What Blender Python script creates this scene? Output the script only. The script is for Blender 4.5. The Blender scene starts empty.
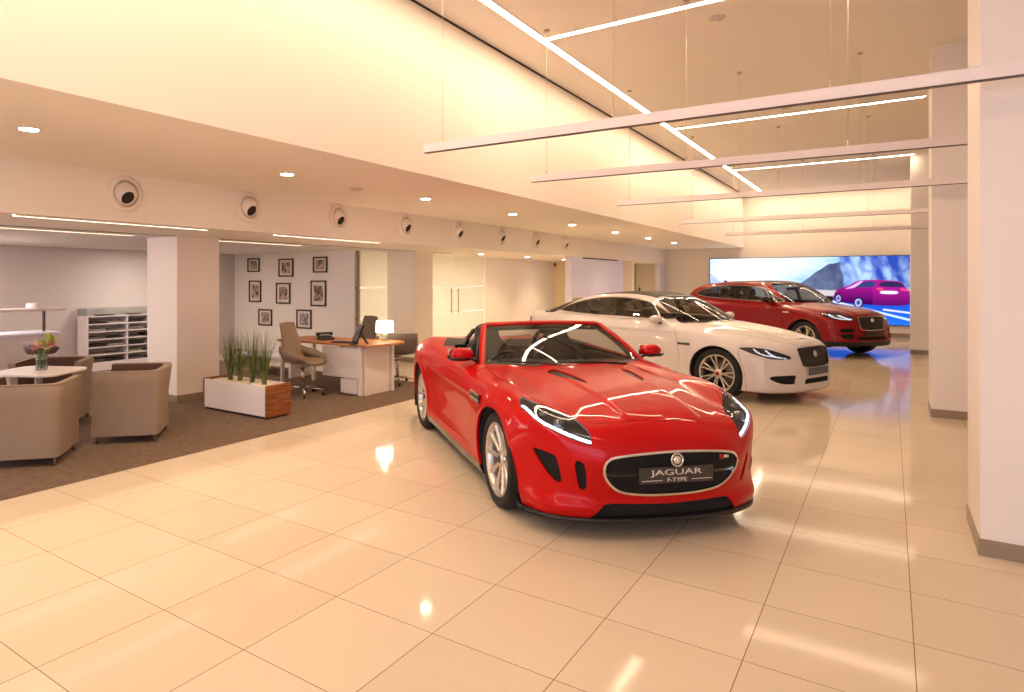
import bpy, bmesh, math, random
import numpy as np
from mathutils import Vector, Matrix
random.seed(7)
scn = bpy.context.scene
COL = scn.collection

# ---------------------------------------------------------------- camera
cam_d = bpy.data.cameras.new('camera'); cam = bpy.data.objects.new('camera', cam_d); COL.objects.link(cam)
scn.camera = cam
cam.location = (0, 0, 1.628)
cam.rotation_euler = (math.pi / 2, 0, 0.6256)
cam_d.sensor_width = 36.0
cam_d.lens = 655.9 / 1024 * 36
cam_d.shift_x = (512 - 416.5) / 1024
cam_d.shift_y = -(346 - 281.1) / 1024
cam_d.clip_end = 200
# ---------------------------------------------------------------- colour management
scn.view_settings.view_transform = 'Standard'
scn.view_settings.look = 'None'
scn.view_settings.gamma = 1.0
scn.view_settings.use_curve_mapping = False
scn.view_settings.exposure = 0.66
# ---------------------------------------------------------------- world: cool daylight outside the shop windows
w = bpy.data.worlds.new('world'); scn.world = w; w.use_nodes = True
w.node_tree.nodes['Background'].inputs[0].default_value = (0.62, 0.72, 1.0, 1)
w.node_tree.nodes['Background'].inputs[1].default_value = 1.0
LED_WARM = (1.0, 0.70, 0.43)
LED_COOL = (0.80, 0.84, 1.0)
CEIL_LED = 30.0
LOW_LED = 7.0
def lin(c):
    return tuple((v / 255 / 12.92) if v / 255 <= .04045 else ((v / 255 + .055) / 1.055) ** 2.4 for v in c)
def lamp(name, loc, rot, size, size_y, power, color):
    d = bpy.data.lights.new(name, 'AREA'); d.shape = 'RECTANGLE'; d.size = size; d.size_y = size_y
    d.energy = power; d.color = color
    o = bpy.data.objects.new(name, d); COL.objects.link(o); o.location = loc; o.rotation_euler = rot
    return o
# daylight coming in through the shop front behind the camera
lamp('daylight_shopfront', (1.0, -7.4, 1.9), (math.radians(90), 0, 0), 9, 3.2, 105, (0.86, 0.76, 1.0))
# fill lamp added at the lounge wall, where no window is built
lamp('daylight_lounge', (-11.9, -2.0, 1.3), (0, math.radians(-90), 0), 1.8, 6.0, 160, (0.95, 0.82, 0.84))
lamp('lounge_panel', (-10.4, 2.6, 2.22), (0, 0, 0), 1.2, 2.0, 60, (1.0, .82, .70))  # fill lamps added to brighten the lounge, without any ceiling fixture
lamp('lounge_panel', (-10.7, 7.0, 2.22), (0, 0, 0), .7, .7, 26, (1.0, .84, .74))
# fill lamps added inside the glazed office to brighten the frosted glass
lamp('office_panel', (-10.2, 13.5, 2.22), (0, 0, 0), 1.2, 2.4, 62, (1.0, .88, .72))
lamp('office_panel', (-10.2, 10.9, 2.22), (0, 0, 0), 1.2, 1.6, 42, (1.0, .86, .74))
# ---------------------------------------------------------------- materials
MATS = {}
def P(name, rgb, rough=.5, metal=0, coat=0, spec=.5, emit=None, es=0, coat_rough=.03, trans=0, bump=0, bscale=200, mottle=0, mscale=8, srgb=True):
    if name in MATS: return MATS[name]
    m = bpy.data.materials.new(name); m.use_nodes = True; nt = m.node_tree; b = nt.nodes['Principled BSDF']
    c = lin(rgb) if srgb else rgb
    b.inputs['Base Color'].default_value = (*c, 1)
    b.inputs['Roughness'].default_value = rough; b.inputs['Metallic'].default_value = metal
    b.inputs['Coat Weight'].default_value = coat; b.inputs['Coat IOR'].default_value = 1.4; b.inputs['Coat Roughness'].default_value = coat_rough
    b.inputs['Specular IOR Level'].default_value = spec
    b.inputs['Transmission Weight'].default_value = trans
    if emit is not None:
        b.inputs['Emission Color'].default_value = (*emit, 1); b.inputs['Emission Strength'].default_value = es
    if bump or mottle:
        tc = nt.nodes.new('ShaderNodeTexCoord'); n = nt.nodes.new('ShaderNodeTexNoise')
        nt.links.new(tc.outputs['Object'], n.inputs['Vector'])
        if bump:
            n.inputs['Scale'].default_value = bscale; n.inputs['Detail'].default_value = 3
            bp = nt.nodes.new('ShaderNodeBump'); bp.inputs['Strength'].default_value = bump; bp.inputs['Distance'].default_value = .01
            nt.links.new(n.outputs['Fac'], bp.inputs['Height']); nt.links.new(bp.outputs[0], b.inputs['Normal'])
        if mottle:
            n2 = nt.nodes.new('ShaderNodeTexNoise'); n2.inputs['Scale'].default_value = mscale; n2.inputs['Detail'].default_value = 5
            nt.links.new(tc.outputs['Object'], n2.inputs['Vector'])
            r = nt.nodes.new('ShaderNodeValToRGB'); r.color_ramp.elements[0].position = .3; r.color_ramp.elements[1].position = .7
            r.color_ramp.elements[0].color = (*[v * (1 - mottle) for v in c], 1); r.color_ramp.elements[1].color = (*[min(1, v * (1 + mottle)) for v in c], 1)
            nt.links.new(n2.outputs['Fac'], r.inputs[0]); nt.links.new(r.outputs[0], b.inputs['Base Color'])
    MATS[name] = m; return m
def glass_mat(name, tint, refl=.06, rough=.0):
    """thin sheet: tinted see-through plus a mirror share that grows at grazing angles"""
    if name in MATS: return MATS[name]
    m = bpy.data.materials.new(name); m.use_nodes = True; nt = m.node_tree; nt.nodes.clear()
    o = nt.nodes.new('ShaderNodeOutputMaterial'); t = nt.nodes.new('ShaderNodeBsdfTransparent'); g = nt.nodes.new('ShaderNodeBsdfGlossy')
    f = nt.nodes.new('ShaderNodeLayerWeight'); f.inputs[0].default_value = .22
    a = nt.nodes.new('ShaderNodeMath'); a.operation = 'MULTIPLY_ADD'; a.inputs[1].default_value = .6; a.inputs[2].default_value = refl; a.use_clamp = True
    mx = nt.nodes.new('ShaderNodeMixShader')
    t.inputs[0].default_value = (*tint, 1); g.inputs['Roughness'].default_value = rough
    nt.links.new(f.outputs['Fresnel'], a.inputs[0]); nt.links.new(a.outputs[0], mx.inputs[0])
    nt.links.new(t.outputs[0], mx.inputs[1]); nt.links.new(g.outputs[0], mx.inputs[2]); nt.links.new(mx.outputs[0], o.inputs[0])
    MATS[name] = m; return m
def emis(name, col, s):
    if name in MATS: return MATS[name]
    m = bpy.data.materials.new(name); m.use_nodes = True; nt = m.node_tree; nt.nodes.clear()
    o = nt.nodes.new('ShaderNodeOutputMaterial'); e = nt.nodes.new('ShaderNodeEmission')
    e.inputs[0].default_value = (*col, 1); e.inputs[1].default_value = s; nt.links.new(e.outputs[0], o.inputs[0])
    MATS[name] = m; return m
# ---------------------------------------------------------------- object helpers
def link(name, me, parent=None, mats=()):
    o = bpy.data.objects.new(name, me); COL.objects.link(o)
    for m in (mats if isinstance(mats, (list, tuple)) else [mats]): me.materials.append(m)
    if parent is not None: o.parent = parent
    return o
def tag(o, label=None, cat=None, group=None, kind=None):
    if label: o['label'] = label
    if cat: o['category'] = cat
    if group: o['group'] = group
    if kind: o['kind'] = kind
    return o
def thing(name, label, cat, loc=(0, 0, 0), rz=0, group=None):
    o = bpy.data.objects.new(name, None); COL.objects.link(o); o.location = loc; o.rotation_euler = (0, 0, rz)
    o.empty_display_size = .2
    return tag(o, label, cat, group)
class MB:
    """collects boxes, lathes and tubes into one mesh"""
    def __init__(s): s.b = bmesh.new(); s.mi = 0
    def _set(s, fs, smooth=False):
        for f in fs: f.material_index = s.mi; f.smooth = smooth
    def box(s, x0, x1, y0, y1, z0, z1, bev=0, seg=2, M=None):
        r = bmesh.ops.create_cube(s.b, size=1); vs = r['verts']
        for v in vs: v.co = Vector(((x0 + x1) / 2 + v.co.x * (x1 - x0), (y0 + y1) / 2 + v.co.y * (y1 - y0), (z0 + z1) / 2 + v.co.z * (z1 - z0)))
        if M is not None: bmesh.ops.transform(s.b, matrix=M, verts=vs)
        fs = {f for v in vs for f in v.link_faces}; s._set(fs)
        if bev:
            es = {e for v in vs for e in v.link_edges}
            r = bmesh.ops.bevel(s.b, geom=list(es), offset=bev, segments=seg, profile=.5, affect='EDGES'); s._set(r['faces'], True)
            s._set(fs & set(s.b.faces), True)
        return s
    def prism(s, pts, h0, h1, axis='z', M=None, bev=0):
        """extrudes outline pts (2D) between h0 and h1 along axis"""
        def mk(p, h):
            if axis == 'z': return Vector((p[0], p[1], h))
            if axis == 'y': return Vector((p[0], h, p[1]))
            return Vector((h, p[0], p[1]))
        a = [s.b.verts.new(mk(p, h0)) for p in pts]; c = [s.b.verts.new(mk(p, h1)) for p in pts]
        n = len(pts); fs = [s.b.faces.new(a), s.b.faces.new(c[::-1])]
        for i in range(n): fs.append(s.b.faces.new([a[i], c[i], c[(i + 1) % n], a[(i + 1) % n]]))
        bmesh.ops.recalc_face_normals(s.b, faces=fs)
        if M is not None: bmesh.ops.transform(s.b, matrix=M, verts=a + c)
        s._set(fs)
        if bev:
            es = {e for f in fs for e in f.edges}
            r = bmesh.ops.bevel(s.b, geom=list(es), offset=bev, segments=2, profile=.5, affect='EDGES'); s._set(r['faces'], True)
        return s
    def lathe(s, prof, n=24, M=None, close=False, smooth=True):
        """prof: (radius, height) about z"""
        rings = []
        for r, h in prof:
            if r < 1e-6: rings.append([s.b.verts.new((0, 0, h))])
            else: rings.append([s.b.verts.new((r * math.cos(2 * math.pi * i / n), r * math.sin(2 * math.pi * i / n), h)) for i in range(n)])
        if close: rings.append(rings[0])
        fs = []
        for a, c in zip(rings, rings[1:]):
            for i in range(n):
                j = (i + 1) % n
                if len(a) == 1 and len(c) == 1: continue
                if len(a) == 1: fs.append(s.b.faces.new([a[0], c[i], c[j]]))
                elif len(c) == 1: fs.append(s.b.faces.new([a[i], c[0], a[j]]))
                else: fs.append(s.b.faces.new([a[i], c[i], c[j], a[j]]))
        vs = list({v for R in rings for v in R})
        if M is not None: bmesh.ops.transform(s.b, matrix=M, verts=vs)
        bmesh.ops.recalc_face_normals(s.b, faces=fs); s._set(fs, smooth); return s
    def tube(s, pts, r, n=8, cap=True, flat=1.0):
        pts = [Vector(p) for p in pts]; rr = r if isinstance(r, (list, tuple)) else [r] * len(pts)
        rings = []; up = None
        for i, p in enumerate(pts):
            d = (pts[min(i + 1, len(pts) - 1)] - pts[max(i - 1, 0)]).normalized()
            if up is None: up = Vector((0, 0, 1)) if abs(d.z) < .9 else Vector((1, 0, 0))
            a = d.cross(up).normalized(); up = a.cross(d).normalized()
            rings.append([s.b.verts.new(p + (a * math.cos(2 * math.pi * k / n) + up * math.sin(2 * math.pi * k / n) * flat) * rr[i]) for k in range(n)])
        fs = []
        for a, c in zip(rings, rings[1:]):
            for i in range(n): j = (i + 1) % n; fs.append(s.b.faces.new([a[i], a[j], c[j], c[i]]))
        if cap: fs += [s.b.faces.new(rings[0][::-1]), s.b.faces.new(rings[-1])]
        bmesh.ops.recalc_face_normals(s.b, faces=fs); s._set(fs, True); return s
    def sphere(s, c, r, sc=(1, 1, 1), n=16):
        q = bmesh.ops.create_uvsphere(s.b, u_segments=n, v_segments=n // 2 + 2, radius=r)
        for v in q['verts']: v.co = Vector((v.co.x * sc[0] + c[0], v.co.y * sc[1] + c[1], v.co.z * sc[2] + c[2]))
        s._set({f for v in q['verts'] for f in v.link_faces}, True); return s
    def grid(s, rows, thick=0, smooth=True, closed=False):
        """rows of 3D points; thick pushes a second skin along the normals"""
        vs = [[s.b.verts.new(p) for p in r] for r in rows]; fs = []
        n = len(vs[0])
        for a, c in zip(vs, vs[1:]):
            for i in range(n if closed else n - 1): j = (i + 1) % n; fs.append(s.b.faces.new([a[i], a[j], c[j], c[i]]))
        s._set(fs, smooth)
        if thick:
            bmesh.ops.recalc_face_normals(s.b, faces=fs)
            r = bmesh.ops.solidify(s.b, geom=fs, thickness=thick); s._set([g for g in r['geom'] if isinstance(g, bmesh.types.BMFace)], smooth)
        return s
    def build(s, name, mats, parent=None, loc=None, rz=None):
        me = bpy.data.meshes.new(name); s.b.to_mesh(me); s.b.free()
        o = link(name, me, parent, mats)
        if loc is not None: o.location = loc
        if rz is not None: o.rotation_euler = (0, 0, rz)
        return o
def struct(name, mb, mats): return tag(mb.build(name, mats), kind='structure')
def tree_copy(root, loc, rz=None, label=None, group=None):
    r = root.copy(); COL.objects.link(r); r.location = loc
    if rz is not None: r.rotation_euler = (0, 0, rz)
    if label: r['label'] = label
    if group: r['group'] = group
    for ch in list(root.children):
        c = ch.copy(); COL.objects.link(c); c.parent = r
        for g in list(ch.children):
            d = g.copy(); COL.objects.link(d); d.parent = c
    return r
T4 = Matrix.Translation
def RX(a): return Matrix.Rotation(math.radians(a), 4, 'X')
def RY(a): return Matrix.Rotation(math.radians(a), 4, 'Y')
def RZ(a): return Matrix.Rotation(math.radians(a), 4, 'Z')
# ================================================================ the room
M_wall = P('wall_paint', (244, 236, 226), .6, spec=.2)
M_ceil = P('ceiling_paint', (248, 240, 230), .7, spec=.15)
M_colp = P('column_paint', (240, 233, 228), .5, spec=.3)
M_skirt = P('skirting_stone', (150, 132, 112), .35)
M_led = emis('warm_led', (1.0, .755, .52), CEIL_LED)
M_ledlow = emis('warm_led_low', (1.0, .76, .54), LOW_LED)
def floor_material():
    m = bpy.data.materials.new('polished_cream_tile'); m.use_nodes = True; nt = m.node_tree; b = nt.nodes['Principled BSDF']
    tc = nt.nodes.new('ShaderNodeTexCoord'); sp = nt.nodes.new('ShaderNodeSeparateXYZ'); nt.links.new(tc.outputs['Object'], sp.inputs[0])
    def mth(op, a, bb=None, c=None):
        n = nt.nodes.new('ShaderNodeMath'); n.operation = op
        for i, v in enumerate((a, bb, c)):
            if v is None: continue
            if hasattr(v, 'links'): nt.links.new(v, n.inputs[i])
            else: n.inputs[i].default_value = v
        return n.outputs[0]
    def dist(c, off):
        u = mth('DIVIDE', mth('SUBTRACT', c, off), .6); fr = mth('FRACT', u)
        return mth('MULTIPLY', mth('MINIMUM', fr, mth('SUBTRACT', 1.0, fr)), .6), mth('FLOOR', u)
    dx, ix = dist(sp.outputs[0], .0855 - 30); dy, iy = dist(sp.outputs[1], 1.90 - 30)
    g = mth('LESS_THAN', mth('MINIMUM', dx, dy), .0021)
    cb = nt.nodes.new('ShaderNodeCombineXYZ'); nt.links.new(ix, cb.inputs[0]); nt.links.new(iy, cb.inputs[1])
    wn = nt.nodes.new('ShaderNodeTexWhiteNoise'); wn.noise_dimensions = '2D'; nt.links.new(cb.outputs[0], wn.inputs['Vector'])
    r = nt.nodes.new('ShaderNodeValToRGB'); r.color_ramp.elements[0].color = (*lin((212, 196, 172)), 1); r.color_ramp.elements[1].color = (*lin((218, 203, 180)), 1)
    nt.links.new(wn.outputs['Value'], r.inputs[0])
    mx = nt.nodes.new('ShaderNodeMix'); mx.data_type = 'RGBA'; mx.inputs[7].default_value = (*lin((128, 98, 68)), 1)
    nt.links.new(g, mx.inputs[0]); nt.links.new(r.outputs[0], mx.inputs[6]); nt.links.new(mx.outputs[2], b.inputs['Base Color'])
    ro = mth('MULTIPLY_ADD', g, .4, .075); nt.links.new(ro, b.inputs['Roughness'])
    b.inputs['IOR'].default_value = 1.18
    return m
M_floor = floor_material()
Z_SOFF, Z_LOW, Z_CEIL, Y_BACK = 2.72, 2.23, 4.44, 23.5
struct('floor', MB().box(-16, 6, -8, 26, -.1, 0), M_floor)
# carpet laid flush beside the tiles
M_carpet = P('grey_brown_carpet', (122, 103, 88), .95, spec=.1, bump=.5, bscale=900, mottle=.16, mscale=14)
c_ = MB().box(-11.995, -5.34, -8, 8.55, 0.0, .006).build('carpet', M_carpet)
tag(c_, 'grey-brown short pile carpet under the lounge and desk', 'carpet')
struct('ceiling', MB().box(-3.9, 6, -8, 26, Z_CEIL, Z_CEIL + .1), M_ceil)
struct('wall_upper_left', MB().box(-4.1, -3.87, -8, Y_BACK, Z_SOFF + .1, Z_CEIL + .1).box(-3.88, -3.87, -8, Y_BACK, Z_SOFF, Z_SOFF + .1), P('bright_wall_paint', (250, 240, 226), .6, spec=.2))
M_dark = P('shadow_gap', (60, 45, 34), .8)
struct('trim_ceiling_gap', MB().box(-3.87, -3.855, -8, Y_BACK, Z_CEIL - .018, Z_CEIL), M_dark)
struct('ceiling_soffit', MB().box(-6.3, -3.88, -8, Y_BACK, Z_SOFF, Z_SOFF + .1), M_ceil)
struct('wall_vents', MB().box(-6.36, -6.3, -8, Y_BACK, Z_LOW, Z_SOFF + .1), M_wall)
lowc = MB().box(-7.74, -6.36, -8, Y_BACK, Z_LOW, Z_LOW + .1); struct('ceiling_low', lowc, M_ceil)
struct('ceiling_lounge', MB().box(-13, -7.76, -8, 12, Z_LOW, Z_LOW + .1), P('lounge_ceiling_paint', (236, 230, 226), .7, spec=.15))
struct('trim_low_ceiling_joint', MB().box(-7.76, -7.735, -8, 12, Z_LOW - .004, Z_LOW + .09), M_dark)
struct('wall_back', MB().box(-7, 6, Y_BACK, Y_BACK + .2, 0, Z_CEIL), M_wall)
struct('wall_lounge_left', MB().box(-12.2, -12.0, -8, 9.7, 0, Z_LOW), P('lounge_wall_paint', (208, 198, 192), .6, spec=.2))
struct('wall_pictures', MB().box(-12.2, -8.42, 9.6, 9.75, 0, Z_LOW), M_wall)
struct('wall_right', MB().box(5.8, 6, -8, 26, 0, Z_CEIL), M_wall)
# wall behind the camera with the shop front opening
wb = MB(); wb.box(-13, -3.6, -8.2, -8, 0, Z_CEIL); wb.box(5.4, 6, -8.2, -8, 0, Z_CEIL); wb.box(-3.6, 5.4, -8.2, -8, 3.4, Z_CEIL)
struct('wall_shopfront', wb, M_wall)
# wall along X=-8.4 beyond the picture wall, with glazed openings
ws = MB(); ws.box(-8.5, -8.4, 14.62, 20, 0, Z_LOW); struct('wall_office_front', ws, M_wall)
struct('wall_office_return', MB().box(-8.5, -6.3, 19.85, 20.0, 0, Z_LOW), M_wall)
struct('ceiling_office', MB().box(-13, -7.7, 12, 20, Z_LOW, Z_LOW + .1), M_ceil)
struct('wall_office_back', MB().box(-12.4, -12.2, 9.7, 20, 0, Z_LOW), M_wall)
struct('wall_far_left', MB().box(-6.45, -6.3, 22.75, Y_BACK, 0, Z_LOW).box(-6.45, -6.3, 15.15, 18.97, 0, Z_LOW), P('lilac_panel', (226, 220, 244), .35, spec=.5))
struct('wall_alcove', MB().box(-8.5, -7.3, 18.9, Y_BACK, 0, Z_LOW), P('alcove_paint', (246, 226, 180), .6))
struct('ceiling_alcove', MB().box(-8.5, -7.74, 20, Y_BACK, Z_LOW, Z_LOW + .1), M_ceil)
struct('wall_alcove_side', MB().box(-7.3, -6.45, Y_BACK - .1, Y_BACK, 0, Z_LOW), M_wall)
struct('trim_panel_head', MB().box(-6.3, -6.28, 15.9, 18.5, Z_LOW - .03, Z_LOW - .002), M_dark)
struct('baseboard_office', MB().box(-8.4, -8.385, 14.62, 19.9, 0, .12), M_skirt)
struct('baseboard_pictures', MB().box(-12.0, -8.42, 9.585, 9.6, 0, .1), M_skirt)
struct('baseboard_back', MB().box(-5.8, 5.8, Y_BACK - .015, Y_BACK, 0, .12), M_skirt)
# pillars
def column(name, x0, x1, y0, y1, h, m=M_colp, sk=.1, bv=.004):
    struct(name, MB().box(x0, x1, y0, y1, 0, h, bev=bv, seg=1), m)
    e = .006
    struct('baseboard_' + name, MB().box(x0 - e, x1 + e, y0 - e, y1 + e, 0, sk), M_skirt)
M_pil = P('pillar_paint', (246, 236, 226), .55, spec=.25)
column('column_lounge', -8.41, -7.71, 5.22, 5.9, Z_LOW, M_pil)
column('column_office', -8.38, -7.70, 10.57, 11.24, Z_LOW, M_pil)
column('column_near_right', .43, 1.35, 5.12, 5.86, Z_CEIL)
column('column_mid_right', .40, 1.35, 9.98, 10.7, Z_CEIL)
column('column_far_right', .37, 1.35, 18.34, 19.05, Z_CEIL)
column('column_back_right', .50, 1.35, 22.9, Y_BACK, Z_CEIL)
# frosted glass partition between picture wall and pillar, and the office doors
M_frost = P('frosted_glass', (238, 232, 205), .35, spec=.5, emit=lin((255, 226, 170)), es=0.0)
M_chrome = P('brushed_steel', (190, 182, 170), .25, metal=1)
def frosted(name):
    m = bpy.data.materials.new(name); m.use_nodes = True; nt = m.node_tree; nt.nodes.clear()
    o = nt.nodes.new('ShaderNodeOutputMaterial'); t = nt.nodes.new('ShaderNodeBsdfTranslucent'); t.inputs[0].default_value = (.88, .87, .80, 1)
    d = nt.nodes.new('ShaderNodeBsdfDiffuse'); d.inputs[0].default_value = (.84, .82, .75, 1)
    g = nt.nodes.new('ShaderNodeBsdfGlossy'); g.inputs['Roughness'].default_value = .04
    tr = nt.nodes.new('ShaderNodeBsdfTransparent')
    m1 = nt.nodes.new('ShaderNodeMixShader'); m1.inputs[0].default_value = .35
    m2 = nt.nodes.new('ShaderNodeMixShader'); m2.inputs[0].default_value = .10
    m3 = nt.nodes.new('ShaderNodeMixShader')
    tc = nt.nodes.new('ShaderNodeTexCoord'); sp = nt.nodes.new('ShaderNodeSeparateXYZ'); nt.links.new(tc.outputs['Object'], sp.inputs[0])
    # clear lines between frosted bands at two heights
    def band(z, h):
        a = nt.nodes.new('ShaderNodeMath'); a.operation = 'COMPARE'; a.inputs[1].default_value = z; a.inputs[2].default_value = h
        nt.links.new(sp.outputs[2], a.inputs[0]); return a.outputs[0]
    ad = nt.nodes.new('ShaderNodeMath'); ad.operation = 'MAXIMUM'; nt.links.new(band(.9, .013), ad.inputs[0]); nt.links.new(band(1.5, .013), ad.inputs[1])
    ml = nt.nodes.new('ShaderNodeMath'); ml.operation = 'MULTIPLY'; ml.inputs[1].default_value = .55; nt.links.new(ad.outputs[0], ml.inputs[0])
    nt.links.new(t.outputs[0], m1.inputs[1]); nt.links.new(d.outputs[0], m1.inputs[2])
    nt.links.new(m1.outputs[0], m2.inputs[1]); nt.links.new(g.outputs[0], m2.inputs[2])
    nt.links.new(ml.outputs[0], m3.inputs[0]); nt.links.new(m2.outputs[0], m3.inputs[1]); nt.links.new(tr.outputs[0], m3.inputs[2])
    nt.links.new(m3.outputs[0], o.inputs[0]); return m
M_fr = frosted('frosted_banded_glass')
struct('window_1', MB().box(-8.42, -8.408, 9.62, 10.9, .02, Z_LOW - .01), M_fr)
struct('window_2', MB().box(-8.42, -8.408, 10.9, 12.2, .02, Z_LOW - .01), M_fr)
def leaf(n, y0, y1, hy):
    d = tag(MB().box(-8.42, -8.408, y0, y1, .02, Z_LOW - .01).build(n, M_fr), kind='structure')
    h = MB(); h.tube([(-8.36, hy, .87), (-8.36, hy, 1.46)], .016)
    for z in (.93, 1.40): h.tube([(-8.41, hy, z), (-8.36, hy, z)], .010)
    h.build('door_handle', M_chrome, d)
leaf('door_1', 12.21, 13.11, 12.98); leaf('door_2', 13.125, 14.60, 13.28)
# led strips
def strip(x0, x1, y0, y1, z, m, label, dw=.02):
    c = ((x0 + x1) / 2, (y0 + y1) / 2, z)
    t = thing('led_strip_light', label, 'light', c)
    L = 'x' if x1 - x0 > y1 - y0 else 'y'
    hx, hy = (x1 - x0) / 2, (y1 - y0) / 2
    h = MB(); e = .006
    if L == 'x': h.box(-hx, hx, -hy - e, -hy, -.012, .0).box(-hx, hx, hy, hy + e, -.012, 0)
    else: h.box(-hx - e, -hx, -hy, hy, -.012, 0).box(hx, hx + e, -hy, hy, -.012, 0)
    h.build('housing', P('white_metal', (235, 228, 220), .4), t)
    d = MB(); d.box(-hx, hx, -hy, hy, -.008, -.001); d.build('diffuser', m, t)
    return t
W_ = .05
strip(-3.32, -3.24, -7.5, 23.0, Z_CEIL, M_led, 'long warm ceiling light line running the length of the hall beside the bright wall')
names = {1.45: 'warm ceiling light line crossing overhead behind the viewpoint', 7.05: 'nearest warm ceiling light line branching across the hall at the top of the photo',
         12.6: 'middle warm ceiling light line branching across the hall above the white car', 18.2: 'farthest warm ceiling light line branching across the hall near the mural',
         -4.15: 'warm ceiling light line crossing far behind the viewpoint'}
for y in (-4.15, 1.45, 7.05, 12.6, 18.2):
    strip(-3.24, .42, y - .038, y + .038, Z_CEIL, M_led, names[y])
strip(-3.2, .45, 22.85, 22.93, Z_CEIL, M_led, 'warm ceiling light line running across just before the mural wall')  # unseen strip added to lighten the far wall
LB = 'warm light strips in the low ceiling'
for k, (y0, y1) in enumerate([(-.42, 1.68), (2.68, 4.78), (5.79, 7.96)]):
    a = strip(-6.46, -6.41, y0, y1, Z_LOW, M_ledlow, ['front low ceiling light strip reaching out of frame on the left', 'low ceiling light strip just under the first round vent', 'low ceiling light strip under the third and fourth round vents'][k]); a['group'] = LB
for k, (y0, y1) in enumerate([(-.4, 1.68), (2.62, 4.78), (5.95, 7.84)]):
    a = strip(-8.03, -7.98, y0, y1, Z_LOW, M_ledlow, ['inner lounge ceiling light strip out of frame on the left', 'lounge ceiling light strip above the armchairs left of the pillar', 'ceiling light strip above the desk right of the lounge pillar'][k]); a['group'] = LB
for y0, y1, lb in ((9.9, 11.5, 'office ceiling light strip behind the narrow frosted glass'), (12.6, 14.2, 'office ceiling light strip behind the frosted doors')):
    a = strip(-9.9, -9.84, y0, y1, Z_LOW, emis('office_led', (1, .82, .58), 20), lb); a['group'] = LB
# more lights in the lounge bay, out of the picture to the left
for y in (-5.5, -2.5):
    a = strip(-10.0, -9.9, y, y + 2.1, Z_LOW, M_ledlow, 'lounge ceiling light strip out of frame'); a['group'] = LB
# recessed downlights
dl = thing('downlight', 'round recessed spotlight nearest the viewpoint in the soffit', 'light', (-5.02, 2.19, Z_SOFF), group='recessed spotlights in the soffit')
MB().lathe([(.062, -.002), (.075, -.006), (.078, 0)], 24).build('trim_ring', P('white_metal', (235, 228, 220), .4), dl)
MB().lathe([(0, -.004), (.062, -.004)], 24).build('lens', emis('spot_led', (1, .84, .62), 90), dl)
sl = bpy.data.lights.new('spot', 'SPOT'); sl.energy = 70; sl.color = (1, .72, .45); sl.spot_size = math.radians(125); sl.spot_blend = .9; sl.shadow_soft_size = .06
so = bpy.data.objects.new('spot', sl); COL.objects.link(so); so.parent = dl; so.location = (0, 0, -.03)
ords = ['second', 'third', 'fourth', 'fifth', 'sixth', 'seventh', 'eighth']
for k in range(1, 8): tree_copy(dl, (-5.0, 2.19 + 2.47 * k, Z_SOFF), label=f'{ords[k-1]} round recessed spotlight along the soffit counting from the viewpoint')
for k, (x, y) in enumerate(((-7.35, 12.6), (-7.35, 14.9), (-7.35, 17.2), (-7.0, 20.8))):  # extra spotlights added to brighten the passage wall and alcove
    tree_copy(dl, (x, y, Z_LOW), label=['round recessed spotlight in the low ceiling before the frosted doors', 'round recessed spotlight in the low ceiling just past the frosted doors', 'round recessed spotlight in the low ceiling near the red alarm', 'round recessed spotlight in the far alcove'][k])
tree_copy(dl, (-5.0, -.28, Z_SOFF), label='round recessed spotlight in the soffit level with the viewpoint'); tree_copy(dl, (-5.0, -2.75, Z_SOFF), label='round recessed spotlight in the soffit behind the viewpoint')
# round jet vents
M_vent = P('vent_enamel', (240, 228, 214), .35, spec=.4)
v0 = thing('round_air_vent', 'round swivel air nozzle nearest the viewpoint on the bulkhead', 'vent', (-6.3, 3.67, 2.515), group='round air nozzles along the bulkhead')
R90 = RY(90)
MB().lathe([(.13, .0), (.132, .02), (.142, .026), (.176, .018), (.188, .004), (.188, 0)], 40, M=R90).build('outer_ring', M_vent, v0)
MB().lathe([(.131, .004), (.128, .004), (.128, -.0), (.131, -.0)], 40, M=R90, close=True).build('groove', M_dark, v0)
ball = MB(); A = R90 @ RX(4) @ RY(28)
pr = [(.070, -.0), (.070, .110)] + [(.128 * math.sin(t), .128 * math.cos(t)) for t in [math.radians(a) for a in range(35, 96, 8)]]
ball.lathe(pr, 36, M=T4((-.028, 0, 0)) @ A); ball.build('nozzle_ball', M_vent, v0)
MB().lathe([(0, .084), (.069, .084)], 30, M=T4((-.028, 0, 0)) @ A).build('duct', P('duct_dark', (40, 33, 28), .8), v0)  # dark disc across the nozzle bore, painting the shade inside it
for k in range(1, 8): tree_copy(v0, (-6.3, 3.67 + 1.585 * k, 2.52), label=f'{ords[k-1]} round swivel air nozzle along the bulkhead counting from the viewpoint')
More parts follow.
